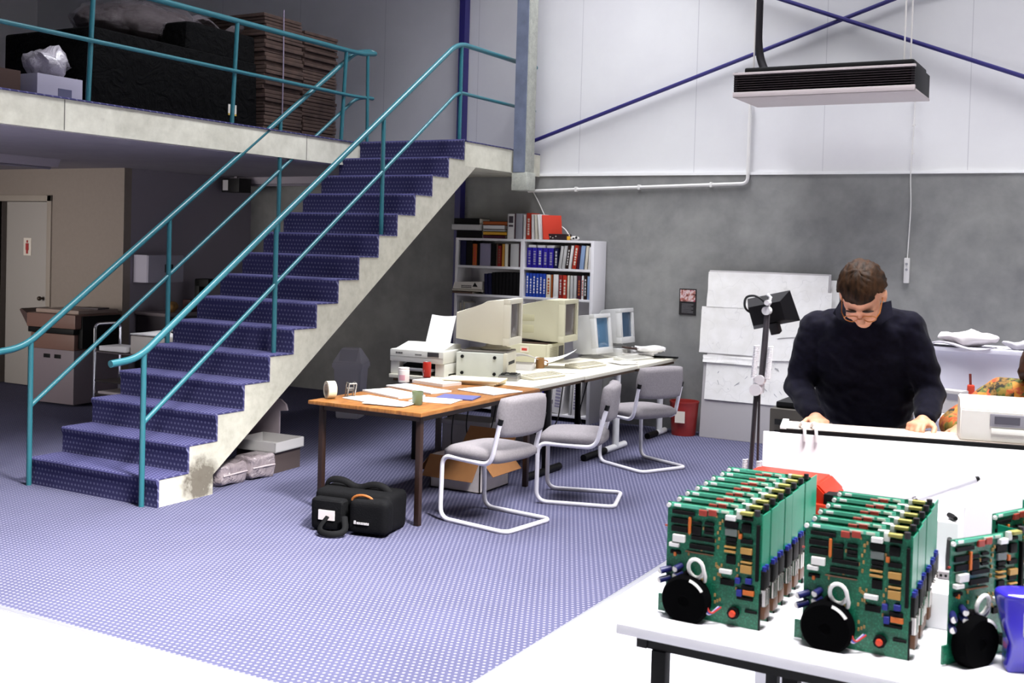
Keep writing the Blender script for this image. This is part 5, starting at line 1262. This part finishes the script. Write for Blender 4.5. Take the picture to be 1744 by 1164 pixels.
def task_lamp():
    t = thing('task_lamp', 'spring-arm lamp with a black shade before the plan boards', 'lamp', (-1.20, 4.03, .74))
    o = V(t.location); dk = mat('lamp arm black', '1a161c', .35); sp = mat('spring chrome', 'd0ced4', .4, metal=.3)
    A = V((-1.235, 4.03, .93)); B = V((-1.222, 4.03, 1.262)); Cc = V((-1.207, 4.03, 1.30)); D = V((-1.195, 4.04, 1.555))
    m = MB(); m.box(-.04, .04, -.035, .025, .0, .03, bev=.004); m.cyl((-.03, 0, .0), (-.03, 0, .12), .012); m.obj('clamp', dk, t)
    m = MB(); m.tube([V((-1.23, 4.03, .80)) - o, A - o, B - o], .0085, 10); m.tube([V((-1.225, 4.03, .80)) - o + V((.018, 0, 0)), B - o + V((.012, 0, 0))], .005, 8); m.obj('lower_arm', dk, t)
    m = MB(); m.tube([Cc - o, D - o], .0085, 10); m.tube([Cc - o + V((.012, 0, 0)), D - o + V((.008, 0, 0))], .005, 8); m.obj('upper_arm', mat('lamp arm grey', '4a464c', .35, metal=.5), t)
    def spring(p, q, r):
        pts = []; p, q = V(p), V(q); d = (q - p).normalized(); a = d.orthogonal().normalized(); b = d.cross(a); n = 22
        for i in range(n * 8 + 1):
            f = i / (n * 8); an = 2 * math.pi * i / 8; pts.append(p.lerp(q, f) + a * r * math.cos(an) + b * r * math.sin(an))
        return pts
    for dx in (-.026, .026):
        MB().tube(spring(Cc - o + V((dx, -.004, .005)), Cc - o + V((dx + .007, 0, .125)), .0085), .0030, 6).obj('upper_spring', sp, t)
        MB().tube(spring(V((-1.232 + dx, 4.026, .87)) - o, V((-1.228 + dx, 4.03, 1.00)) - o, .0085), .0030, 6).obj('lower_spring', sp, t)
    m = MB(); m.cyl(B - o + V((0, -.016, .0)), B - o + V((0, .016, 0)), .022); m.cyl(Cc - o + V((0, -.014, 0)), Cc - o + V((0, .014, 0)), .018); m.box(*[c for k in range(3) for c in ((B - o)[k] - .010, (Cc - o)[k] + .012)]); m.obj('elbow_joint', sp, t)
    m = MB(); m.cyl(D - o + V((0, -.014, 0)), D - o + V((0, .014, 0)), .016); m.cyl(D - o + V((.004, -.02, .03)), D - o + V((.004, .01, .03)), .010); m.tube([D - o, D - o + V((.012, 0, .05)), D - o + V((.0, 0, .06))], .006, 8); m.obj('head_joint', sp, t)
    # flared rectangular shade seen from its back
    bk = mat('shade black', '121015', .5, spec=.2); m = MB()
    Ms = Mx.Translation(D - o + V((-.008, .035, -.012))) @ Mx.Rotation(R(-14), 4, 'Y') @ Mx.Rotation(R(12), 4, 'X')
    q = [[Ms @ V(p) for p in ((-.066, 0, -.036), (.058, 0, -.036), (.058, 0, .036), (-.066, 0, .036))], [Ms @ V(p) for p in ((-.082, .05, -.060), (.098, .05, -.060), (.09, .05, .060), (-.075, .05, .060))]]
    rr = [[m.bm.verts.new(p) for p in k] for k in q]; m.bridge(rr[0], rr[1], 0); m.cap(rr[0], 0, True)
    bmesh.ops.solidify(m.bm, geom=list(m.bm.faces), thickness=.004); m.obj('lamp_shade', bk, t)
    m = MB(); m.box(-.01, .025, .0, .04, -.085, -.04, M=Ms, bev=.004); m.obj('switch_housing', bk, t)
    p = [D - o + V((0, 0, .02)), D - o + V((-.03, -.02, .055)), D - o + V((-.085, 0, .05)), D - o + V((-.095, .03, .0)), D - o + V((-.06, .05, -.02))]
    MB().tube(fillet(p, .04, 6), .0045, 8).obj('cable', M_BLACK, t)
task_lamp()

BENCH = Mx.Translation((-1.24, 4.20, 0)) @ Mx.Rotation(R(12.7), 4, 'Z')
def work_bench():
    t = thing('work_bench', 'high bench with a white front panel where the man works', 'bench', (-1.24, 4.20, 0), R(12.7))
    MB().box(0, 2.5, -.012, .012, 0, 1.083, bev=.003).obj('front_panel', mat('bright white panel', 'e6e4e8', .45), t)
    m = MB(); m.box(.06, 2.5, .013, .20, 1.068, 1.10); m.obj('ledge', mat('ledge beige', 'c9bcb2', .5), t)
    m = MB(); m.box(.075, 2.5, .0125, .0175, 1.084, 1.0985); m.box(.06, 2.5, -.004, .0124, 1.0835, 1.0985); m.obj('ledge_edge', M_BLACK, t)
    MB().box(.06, 2.5, .20, .43, 1.03, 1.055, bev=.003).obj('worktop', mat('worktop grey', 'a8a4a4', .5), t)
    for x in (.09, 1.3, 2.4): MB().box(x - .03, x + .03, .02, .40, 0, 1.03).obj('support', M_WHITE, t)
    MB().box(.062, .085, -.006, .20, 1.0985, 1.108).obj('end_cap', mat('cap white', 'dedcdc', .5), t)
    def W(x, y, z): return BENCH @ V((x, y, z))
    for i, x in enumerate((.150, .192)):
        p = [W(x - .018, .06, 1.105), W(x - .008, .03, 1.125), W(x, -.004, 1.12), W(x + .004, -.018, 1.09), W(x + .004, -.018, 1.06)]
        one(MB().tube(fillet(p, .02, 5), .0065, 10), 'cable_hook', mat('hook white', 'd6d2d2', .4), ('white cable hooked over the bench ledge by the man\'s hand', 'second white cable hook on the ledge, farther from the lamp')[i], 'hook')
    t = thing('bench_instrument', 'white boxed instrument with a grey display on the bench ledge', 'instrument', W(.922, .14, 1.10), R(11))
    wm = mat('instrument white', 'dedad4', .45)
    m = MB(); m.prism([(-.12, 0), (.06, 0), (.06, .15), (-.06, .15), (-.12, .115)], lambda u, v, q: V((q, u, v)), -.215, .225); bmesh.ops.bevel(m.bm, geom=list(m.bm.edges), offset=.004, segments=2, affect='EDGES'); m.obj('housing', wm, t)
    m = MB(); m.box(-.115, .01, -.125, -.119, .058, .104, bev=.002); m.obj('display_frame', mat('display grey', '8d8a92', .4), t)
    m = MB(); m.box(-.10, -.015, -.128, -.1245, .068, .096); m.obj('display', mat('display dark', '57545e', .25), t)
    m = MB(); m.box(-.11, .0, -.126, -.119, .032, .052, bev=.002); m.obj('label_strip', mat('label bright', 'f0eee6', .5), t)
    # dark cabinet and back counter behind the people
    t = thing('steel_cabinet', 'dark steel cabinet standing behind the man before the plan boards', 'cabinet', (-1.45, 6.15, 0))
    MB().box(-.27, .27, -.22, .22, 0, .93, bev=.006).obj('body', mat('dark olive steel', '38342f', .5), t); MB().box(-.25, .20, -.18, .18, .93, .965, bev=.01).obj('top_tray', M_BLACK, t)
    for z in (.86, .80): m = MB(); m.box(-.24, -.20, -.226, -.219, z - .015, z + .015); m.obj('handle', M_BLACK, t)
    t = thing('back_counter', 'white counter with a raised back shelf behind the woman', 'counter', (-1.22, 7.4, 0))
    wh = mat('counter white', 'c9c8d2', .45)
    MB().box(0, 2.6, 0, .62, .74, .77, bev=.004).obj('worktop', wh, t); MB().box(0, 2.6, .62, .95, .0, 1.14, bev=.003).obj('raised_back', wh, t); MB().box(-.02, 2.6, .56, .97, 1.14, 1.168, bev=.004).obj('shelf', wh, t)
    MB().box(.03, 2.57, .05, .60, .0, .74).obj('base', mat('counter base', 'a9a7b2', .5), t)
    t = thing('meter', 'small grey meter on the back counter beside the red holder', 'meter', (-1.02, 7.62, .771), R(-18))
    MB().box(-.075, .075, -.05, .05, 0, .15, bev=.005).obj('case', mat('meter grey', 'a6a2a0', .5), t)
    m = MB(); m.box(-.06, -.035, -.053, -.049, .10, .135); m.obj('dark_label', M_BLACK, t); MB().box(-.02, .055, -.053, -.049, .09, .13).obj('scale_window', mat('meter window', '77757c', .3), t)
    t = thing('tool_holder', 'red tool holder on the back counter', 'holder', (-.90, 7.74, .771), R(10))
    rd = mat('holder red', 'b83a24', .45); m = MB(); m.box(-.06, .06, -.05, .05, 0, .10, bev=.01); m.box(-.055, -.01, -.03, .03, .10, .18, bev=.012); m.obj('holder', rd, t)
    m = MB(); m.cyl((-.035, 0, .17), (-.04, 0, .25), .008); m.obj('tool_handle', mat('handle dark red', '6a2a22', .5), t)
    m = MB(); m.cyl((0, 0, 0), (0, 0, .11), .022, .018); one(m, 'small_bottle', mat('bottle grey', '8a8288', .5), 'small grey bottle against the raised back of the counter', 'bottle', None, (-.80, 7.92, .771))
    m = MB(); m.ball((0, 0, .05), (.19, .10, .05), n=28); m.jitter(.03, 9); m.jitter(.012, 25); one(m, 'cloth_bundle', mat('cloth white', 'd2cccc', .8), 'white crumpled bundle on the raised shelf behind the man', 'cloth', None, (-1.0, 8.12, 1.172), (0, 0, .1), 80)
    m = MB(); m.sheet(lambda u, v: V(((u - .5) * .42, (v - .5) * .22, .012 + .02 * math.sin(u * 6))), 10, 4, .008); one(m, 'newspaper', mat('newsprint', '9c98a0', .7, var=.2, vs=12), 'grey papers under the white bundle', 'paper', None, (-1.05, 8.05, 1.169), (0, 0, -.1))
    for i, (x, l, c, s) in enumerate(((-.66, 'grey crumpled sheet beside the white bundle', 'a3a0a6', .13), (-.50, 'white folded sheet in the middle of the raised shelf', 'd4d2d4', .12), (-.36, 'mauve cloth at the raised shelf end', '7a6068', .10))):
        m = MB(); m.ball((0, 0, .03), (s, .07, .03), n=20); m.jitter(.03, 11); one(m, ('paper_heap', 'folded_sheet', 'cloth')[i], mat('heap ' + c, c, .8), l, 'paper' if i < 2 else 'cloth', None, (x, 8.10, 1.172), None, 80)
    m = MB(); m.box(-.10, .10, -.03, .03, 0, .03, bev=.008); one(m, 'eyeglass_case', M_BLACK, 'black case lying behind the mauve cloth', 'case', None, (-.36, 8.24, 1.21))
work_bench()

# ------------------------------------------------------------------ people
def fuse(m, name, mt, parent, voxel=.006, it=4, fold=0):
    """union of the overlapping shells in m as one continuous surface"""
    bmesh.ops.recalc_face_normals(m.bm, faces=m.bm.faces)
    me = bpy.data.meshes.new('tmp'); m.bm.to_mesh(me); m.bm.free()
    tmp = bpy.data.objects.new('tmp', me); C.objects.link(tmp)
    r = tmp.modifiers.new('r', 'REMESH'); r.mode = 'VOXEL'; r.voxel_size = voxel
    s = tmp.modifiers.new('s', 'SMOOTH'); s.factor = .5; s.iterations = it
    bpy.context.view_layer.update(); dg = bpy.context.evaluated_depsgraph_get()
    out = bpy.data.meshes.new_from_object(tmp.evaluated_get(dg)); bpy.data.objects.remove(tmp)
    if fold:
        for v, nn in zip(out.vertices, [V(q.vector) for q in out.vertex_normals]):
            p = V(v.co); n = noise.noise(V((p.x * 9 + p.z * 4, p.y * 9, p.z * 14 - p.x * 7))) + .6 * noise.noise(V((p.x * 22, p.y * 20, p.z * 30 + p.x * 12)))
            v.co = p + nn * n * fold
    out.shade_smooth()
    out.name = name; out.materials.clear(); out.materials.append(mt)
    o = bpy.data.objects.new(name, out); C.objects.link(o)
    if parent: o.parent = parent; o.location = -parent.location
    return o
def limb(m, pts, rad, n=16):
    for i in range(len(pts) - 1): m.cyl(pts[i], pts[i + 1], rad[i], rad[i + 1], n)
    for p, r in zip(pts, rad): m.ball(p, r, n=n)
def torso(m, rings, n=28):
    q = []
    for i, (c, rx, ry) in enumerate(rings):
        c = V(c); a = V(rings[min(i + 1, len(rings) - 1)][0]) - V(rings[max(i - 1, 0)][0]); a.normalize()
        xx = V((1, 0, 0)); yy = a.cross(xx).normalized(); xx = yy.cross(a).normalized()
        q.append([m.bm.verts.new(c + xx * rx * math.copysign(abs(math.cos(t)) ** .85, math.cos(t)) + yy * ry * math.copysign(abs(math.sin(t)) ** .85, math.sin(t))) for t in [2 * math.pi * k / n for k in range(n)]])
    for a, b in zip(q, q[1:]): m.bridge(a, b, 0)
    m.cap(q[0], 0, True); m.cap(q[-1], 0)
def frame(c, f, u):
    f = V(f).normalized(); u = V(u); u = (u - f * u.dot(f)).normalized(); r = f.cross(u)
    M = Mx((r, f, u)).transposed().to_4x4(); M.translation = V(c); return M   # local x = side, y = face forward, z = crown
def head(m, Fm, k=1.0):
    Rm = Fm.to_3x3().to_4x4()
    def b(x, y, z, r): m.ball(Fm @ V((x * k, y * k, z * k)), tuple(q * k for q in r), n=24, M=Rm)
    b(0, -.012, .020, (.077, .097, .094)); b(0, .03, .0, (.070, .062, .06)); b(0, .028, -.040, (.067, .066, .076)); b(0, .062, -.088, (.032, .03, .028))
    b(0, .075, .012, (.052, .022, .016))            # brow
    for s in (-1, 1):
        b(s * .038, .066, -.035, (.024, .022, .022)); b(s * .031, .077, -.008, (.013, .010, .009)); b(s * .080, -.008, -.018, (.010, .019, .032)); b(s * .084, -.014, -.008, (.008, .016, .022))
    m.cyl(Fm @ V((0, .090 * k, .004 * k)), Fm @ V((0, .112 * k, -.040 * k)), .010 * k, .016 * k, 14); b(0, .104, -.040, (.018, .015, .012))
    b(0, .088, -.066, (.024, .010, .006)); b(0, .084, -.076, (.021, .010, .006))   # lips
def hair_shell(Fm, mt, parent, k=1.0, front=.33, back=-.75, thick=.009, rough=.007, longer=0):
    m = MB(); q = bmesh.ops.create_uvsphere(m.bm, u_segments=48, v_segments=32, radius=1); kill = []
    for v in m.bm.verts:
        a, b, s = v.co.y, v.co.z, v.co.x; jag = .07 * noise.noise(V((s * 7, a * 2, 3.1)))
        th = back + (front - back) * max(0, min(1, (a + .75) / 1.45)) + (.22 if abs(s) > .70 else 0)
        if b < th + jag: kill.append(v)
    bmesh.ops.delete(m.bm, geom=kill, context='VERTS')
    for v in m.bm.verts:
        d = noise.noise(V((v.co.x * 5, v.co.y * 14, v.co.z * 5))) * rough + noise.noise(v.co * 22) * rough * .5
        n = V(v.co).normalized(); p = V((v.co.x * (.080 + thick * .6), -.012 + v.co.y * (.101 + thick * .7), .022 + v.co.z * (.102 + thick))) * k + n * d
        v.co = Fm @ p
    bmesh.ops.recalc_face_normals(m.bm, faces=m.bm.faces)
    bmesh.ops.solidify(m.bm, geom=list(m.bm.faces), thickness=thick * 1.1)
    o = m.obj('hair', mt, parent, sharp=80); o.location = -parent.location
    return o
def hand(m, wrist, d, nrm, side, curl=.5, k=1.0, spread=.10):
    """palm with five fingers; d: along the hand, nrm: back of the hand, side: +1 puts the thumb on +side axis"""
    d = V(d).normalized(); nrm = V(nrm); nrm = (nrm - d * nrm.dot(d)).normalized(); s = d.cross(nrm) * side
    w = V(wrist)
    def pt(a, b, c): return w + d * a * k + s * b * k + nrm * c * k
    rot = Mx((s, d, nrm)).transposed().to_4x4()
    m.ball(pt(.045, 0, 0), (.040 * k, .050 * k, .016 * k), n=20, M=rot); m.ball(pt(.072, -.004, .002), (.041 * k, .022 * k, .014 * k), n=20, M=rot); m.ball(pt(.035, .022, -.006), (.018 * k, .032 * k, .015 * k), n=16, M=rot)
    limb(m, [pt(-.02, 0, 0), pt(.03, 0, 0)], [.027 * k, .026 * k])
    for i, (b, L, r) in enumerate(((.030, .072, .0090), (.010, .082, .0092), (-.011, .076, .0088), (-.031, .060, .0078))):
        p = pt(.082 - .004 * abs(i - 1), b, .003); ang = 0; q = [p]; rr = [r * k * 1.08]
        for j, fr in enumerate((.44, .32, .24)):
            ang += curl * (.55, .75, .6)[j] * (1 + .12 * i)
            p = p + (d * math.cos(ang) - nrm * math.sin(ang) + s * spread * (1.5 - i) * .5) * L * fr * k; q.append(p); rr.append(r * k * (1.0, .93, .82)[j])
        limb(m, q, rr, 12)
    p0 = pt(.022, .034, -.006); p1 = p0 + (d * .70 + s * .62 - nrm * .25).normalized() * .036 * k; p2 = p1 + (d * .92 + s * .15 - nrm * .35).normalized() * .030 * k; p3 = p2 + (d * .95 - s * .05 - nrm * .30).normalized() * .022 * k
    limb(m, [p0, p1, p2, p3], [.0125 * k, .0108 * k, .0098 * k, .0085 * k], 12)

SKIN = NT('warm skin', .5, .35); SKIN.b.inputs['Subsurface Weight'].default_value = .12; SKIN.b.inputs['Subsurface Radius'].default_value = (.012, .005, .003)
_n = SKIN.noise(30, 4); SKIN = SKIN.color(SKIN.ramp(_n, [(.3, lin('c08468')), (.7, lin('d09a7c'))]))
def man():
    t = thing('person', 'dark-haired man in a navy shirt and glasses bending over the bench', 'person', (-1.0, 4.93, 0))
    Fm = frame((-.952, 4.50, 1.612), (.06, -.60, -.80), (.02, -.80, .60))
    wl, wr = V((-1.135, 4.56, 1.105)), V((-.712, 4.57, 1.135))
    m = MB(); head(m, Fm)
    limb(m, [Fm @ V((0, -.045, -.045)), V((-.985, 4.69, 1.53)), V((-.995, 4.74, 1.44))], [.060, .062, .09])
    torso(m, [((-1.0, 4.93, .90), .14, .09), ((-1.0, 4.90, 1.1), .14, .10), ((-1.0, 4.83, 1.25), .15, .10), ((-.995, 4.76, 1.40), .15, .09), ((-.99, 4.72, 1.48), .12, .07)])
    for s, sh, el, wr_, hd, nn in ((-1, (-1.185, 4.74, 1.46), (-1.258, 4.76, 1.205), wl, (.42, -.85, -.12), (.1, -.2, 1)), (1, (-.82, 4.74, 1.475), (-.735, 4.77, 1.215), wr, (-.22, -.9, -.18), (-.12, -.25, 1))):
        limb(m, [sh, el, wr_], [.055, .042, .028]); hand(m, wr_, hd, nn, 1 if s < 0 else -1, .62 if s < 0 else .95, 1.0)
    for s in (-1, 1): limb(m, [(-1.0 + s * .09, 4.93, .90), (-1.0 + s * .10, 4.90, .50), (-1.0 + s * .11, 4.95, .09)], [.085, .055, .042])
    fuse(m, 'body', SKIN, t, .0048, 5)
    # shirt: torso and long sleeves, open collar
    navy = NT('navy cotton shirt', .85, .06); n = navy.noise(60, 3); navy.bump(navy.noise(420, 2), .15, .003); navy = navy.color(navy.ramp(n, [(.3, lin('070610')), (.7, lin('0d0c1a'))]))
    navy.node_tree.nodes['Principled BSDF'].inputs['Sheen Weight'].default_value = .03
    m = MB()
    torso(m, [((-1.0, 4.905, 1.052), .10, .10), ((-1.0, 4.90, 1.072), .150, .134), ((-1.0, 4.89, 1.105), .186, .150), ((-1.0, 4.86, 1.20), .204, .152), ((-.995, 4.81, 1.32), .212, .142), ((-.99, 4.76, 1.41), .203, .125), ((-.985, 4.725, 1.475), .185, .105), ((-.98, 4.70, 1.52), .125, .085), ((-.98, 4.69, 1.545), .085, .078)])
    for sh, el, wr_ in (((-1.19, 4.745, 1.455), (-1.262, 4.765, 1.205), wl), ((-.815, 4.745, 1.472), (-.728, 4.775, 1.215), wr)):
        sh, el = V(sh), V(el); inner = V((-1.0, 4.74, 1.475)).lerp(sh, .55)
        limb(m, [inner, sh, sh.lerp(el, .5), el, el.lerp(wr_, .55), el.lerp(wr_, .93)], [.085, .076, .068, .060, .053, .042])
    fuse(m, 'shirt', navy, t, .0065, 6, .010)
    # collar wings and the button placket
    m = MB()
    for s in (-1, 1):
        p = [V((-.965 + s * .060, 4.60, 1.578)), V((-.97 + s * .098, 4.66, 1.590)), V((-.97 + s * .118, 4.60, 1.53)), V((-.965 + s * .074, 4.555, 1.495)), V((-.965 + s * .016, 4.565, 1.495))]
        f = [m.bm.verts.new(q) for q in p]; m.bm.faces.new(f)
    bmesh.ops.solidify(m.bm, geom=list(m.bm.faces), thickness=.006); bmesh.ops.subdivide_edges(m.bm, edges=list(m.bm.edges), cuts=2, use_grid_fill=True)
    o = m.obj('collar', navy, t); o.location = -t.location
    m = MB(); m.ball((-.705, 4.655, 1.20), (.008, .004, .008)); o = m.obj('cuff_button', mat('button pale', 'c9c4c0', .3), t); o.location = -t.location
    tr = mat('stone trousers', '9a948e', .8, var=.06, vs=25, bump=.2, bs=200)
    m = MB(); torso(m, [((-1.0, 4.93, .84), .175, .125), ((-1.0, 4.93, .95), .178, .135), ((-1.0, 4.92, 1.03), .178, .138), ((-1.0, 4.915, 1.095), .174, .134)])
    for s in (-1, 1): limb(m, [(-1.0 + s * .088, 4.93, .88), (-1.0 + s * .10, 4.90, .50), (-1.0 + s * .11, 4.95, .07)], [.098, .078, .066])
    fuse(m, 'trousers', tr, t, .009, 5, .005)
    m = MB(); torso(m, [((-1.0, 4.917, 1.062), .184, .146), ((-1.0, 4.914, 1.094), .184, .146)]); o = m.obj('belt', mat('dark leather', '2a1712', .5), t); o.location = -t.location
    for s in (-1, 1):
        m = MB(); m.ball((-1.0 + s * .115, 4.87, .045), (.048, .14, .048), n=20); 
        for v in m.bm.verts: v.co.z = max(v.co.z, 0)
        o = m.obj('shoe', M_BLACK, t); o.location = -t.location
    hm = NT('dark brown hair', .6, .12); n = hm.noise(60, 4, .6, hm.comb(hm.xyz()[0], hm.math('MULTIPLY', hm.xyz()[1], .3), hm.math('MULTIPLY', hm.xyz()[2], .3))); hm.bump(n, .5, .006); hm = hm.color(hm.ramp(n, [(.3, lin('0c0603')), (.7, lin('35200f'))]))
    hair_shell(Fm, hm, t)
    # glasses
    gm = mat('amber spectacle frame', 'a0602a', .25, spec=.6)
    m = MB()
    for s in (-1, 1):
        m.tube([Fm @ V((s * .034 + .026 * math.cos(a), .106 - .004 * abs(math.cos(a)), -.012 + .019 * math.sin(a))) for a in [2 * math.pi * i / 20 for i in range(20)]], .0022, 8, closed=True)
        m.tube([Fm @ V((s * .060, .102, -.008)), Fm @ V((s * .072, .08, -.006)), Fm @ V((s * .078, .0, -.002)), Fm @ V((s * .080, -.02, -.012))], .0022, 8)
    m.tube([Fm @ V((-.009, .108, -.010)), Fm @ V((0, .112, -.006)), Fm @ V((.009, .108, -.010))], .002, 8); o = m.obj('glasses', gm, t); o.location = -t.location
    m = MB()
    for s in (-1, 1): m.tube([Fm @ V((s * x, .096 - abs(x - .03) * .25, .018 + .004 * math.sin((x - .012) * 60))) for x in (.012, .022, .034, .046, .054)], [.003, .0042, .0042, .0035, .002], 8)
    o = m.obj('eyebrows', mat('brow brown', '33231a', .7), t); o.location = -t.location
man()

def woman():
    t = thing('person', 'woman in an orange floral blouse seated behind the boxed instrument', 'person', (-.34, 5.06, 0))
    Fm = frame((-.285, 4.90, 1.305), (.55, -.62, -.55), (.25, -.40, .85))
    wl = V((-.615, 4.76, 1.085)); wr = V((-.12, 4.84, 1.085))
    m = MB(); head(m, Fm, .94)
    limb(m, [Fm @ V((0, -.04, -.045)), V((-.335, 4.95, 1.24)), V((-.345, 4.97, 1.18))], [.050, .052, .08])
    torso(m, [((-.34, 5.07, .68), .15, .10), ((-.34, 5.05, .9), .12, .09), ((-.345, 5.0, 1.08), .14, .09), ((-.35, 4.97, 1.20), .12, .07)])
    for s, sh, el, w_ in ((1, (-.49, 4.965, 1.205), (-.65, 4.88, 1.085), wl), (-1, (-.20, 4.965, 1.205), (-.10, 4.90, 1.08), wr)):
        limb(m, [sh, el, w_], [.045, .036, .025]); hand(m, w_, (.15 * s, -1, -.1), (0, -.1, 1), s, .7, .9)
    for s in (-1, 1): limb(m, [(-.34 + s * .09, 5.06, .68), (-.34 + s * .11, 4.70, .60), (-.34 + s * .11, 4.78, .07)], [.085, .06, .038])
    fuse(m, 'body', SKIN, t, .006, 5)
    fm = NT('orange floral blouse', .75, .2); v = fm.nt.nodes.new('ShaderNodeTexVoronoi'); v.inputs['Scale'].default_value = 30; fm.link(fm.tc, v.inputs['Vector'])
    sp = fm.nt.nodes.new('ShaderNodeSeparateColor'); fm.link(v.outputs['Color'], sp.inputs[0])
    a = fm.ramp(sp.outputs[0], [(.0, lin('a84522')), (.22, lin('a86c26')), (.42, lin('4a5426')), (.66, lin('9c4228')), (.82, lin('28241a'))]); fm.nt.nodes[-1].color_ramp.interpolation = 'CONSTANT'
    n = fm.noise(50, 3); fm = fm.color(fm.mix(fm.math('MULTIPLY', fm.ramp(n, [(.45, (0, 0, 0, 1)), (.55, (1, 1, 1, 1))]), .35), a, lin('b98a3c')))
    m = MB(); torso(m, [((-.34, 5.07, .70), .185, .135), ((-.34, 5.055, .9), .155, .120), ((-.345, 5.01, 1.08), .172, .125), ((-.35, 4.975, 1.19), .160, .10), ((-.35, 4.955, 1.255), .07, .065)])
    for sh, el, w_ in (((-.49, 4.968, 1.215), (-.653, 4.882, 1.085), wl), ((-.20, 4.965, 1.215), (-.10, 4.90, 1.08), wr)):
        sh, el = V(sh), V(el); limb(m, [V((-.35, 4.975, 1.20)).lerp(sh, .5), sh, sh.lerp(el, .5), el, el.lerp(w_, .85)], [.075, .068, .060, .056, .045])
    fuse(m, 'blouse', fm, t, .007, 5, .006)
    m = MB(); torso(m, [((-.34, 5.08, .63), .18, .14), ((-.34, 5.07, .74), .17, .13)])
    for s in (-1, 1): limb(m, [(-.34 + s * .09, 5.06, .68), (-.34 + s * .11, 4.70, .60), (-.34 + s * .11, 4.78, .06)], [.098, .078, .055])
    fuse(m, 'trousers', mat('dark blue trousers', '23263c', .8), t, .010, 5, .004)
    for s in (-1, 1):
        m = MB(); m.ball((-.34 + s * .11, 4.72, .04), (.042, .12, .042), n=18)
        for v_ in m.bm.verts: v_.co.z = max(v_.co.z, 0)
        o = m.obj('shoe', M_BLACK, t); o.location = -t.location
    hair_shell(Fm, mat('chestnut hair', '3a2116', .45, var=.3, vs=70), t, .96, .35, -1.0, .026, .008)
    t = thing('work_stool', 'stool beneath the seated woman', 'stool', (-.34, 5.10, 0))
    MB().lathe([(.16, .53), (.175, .545), (.175, .565), (.16, .58)], n=28).obj('seat', M_BLACK, t); MB().cyl((0, 0, .03), (0, 0, .53), .025).obj('column', M_CHROME, t)
    for i in range(5):
        a = 2 * math.pi * i / 5; MB().tube([(0, 0, .06), (.24 * math.cos(a), .24 * math.sin(a), .02)], .018, 8).obj('leg', M_BLACK, t)
woman()
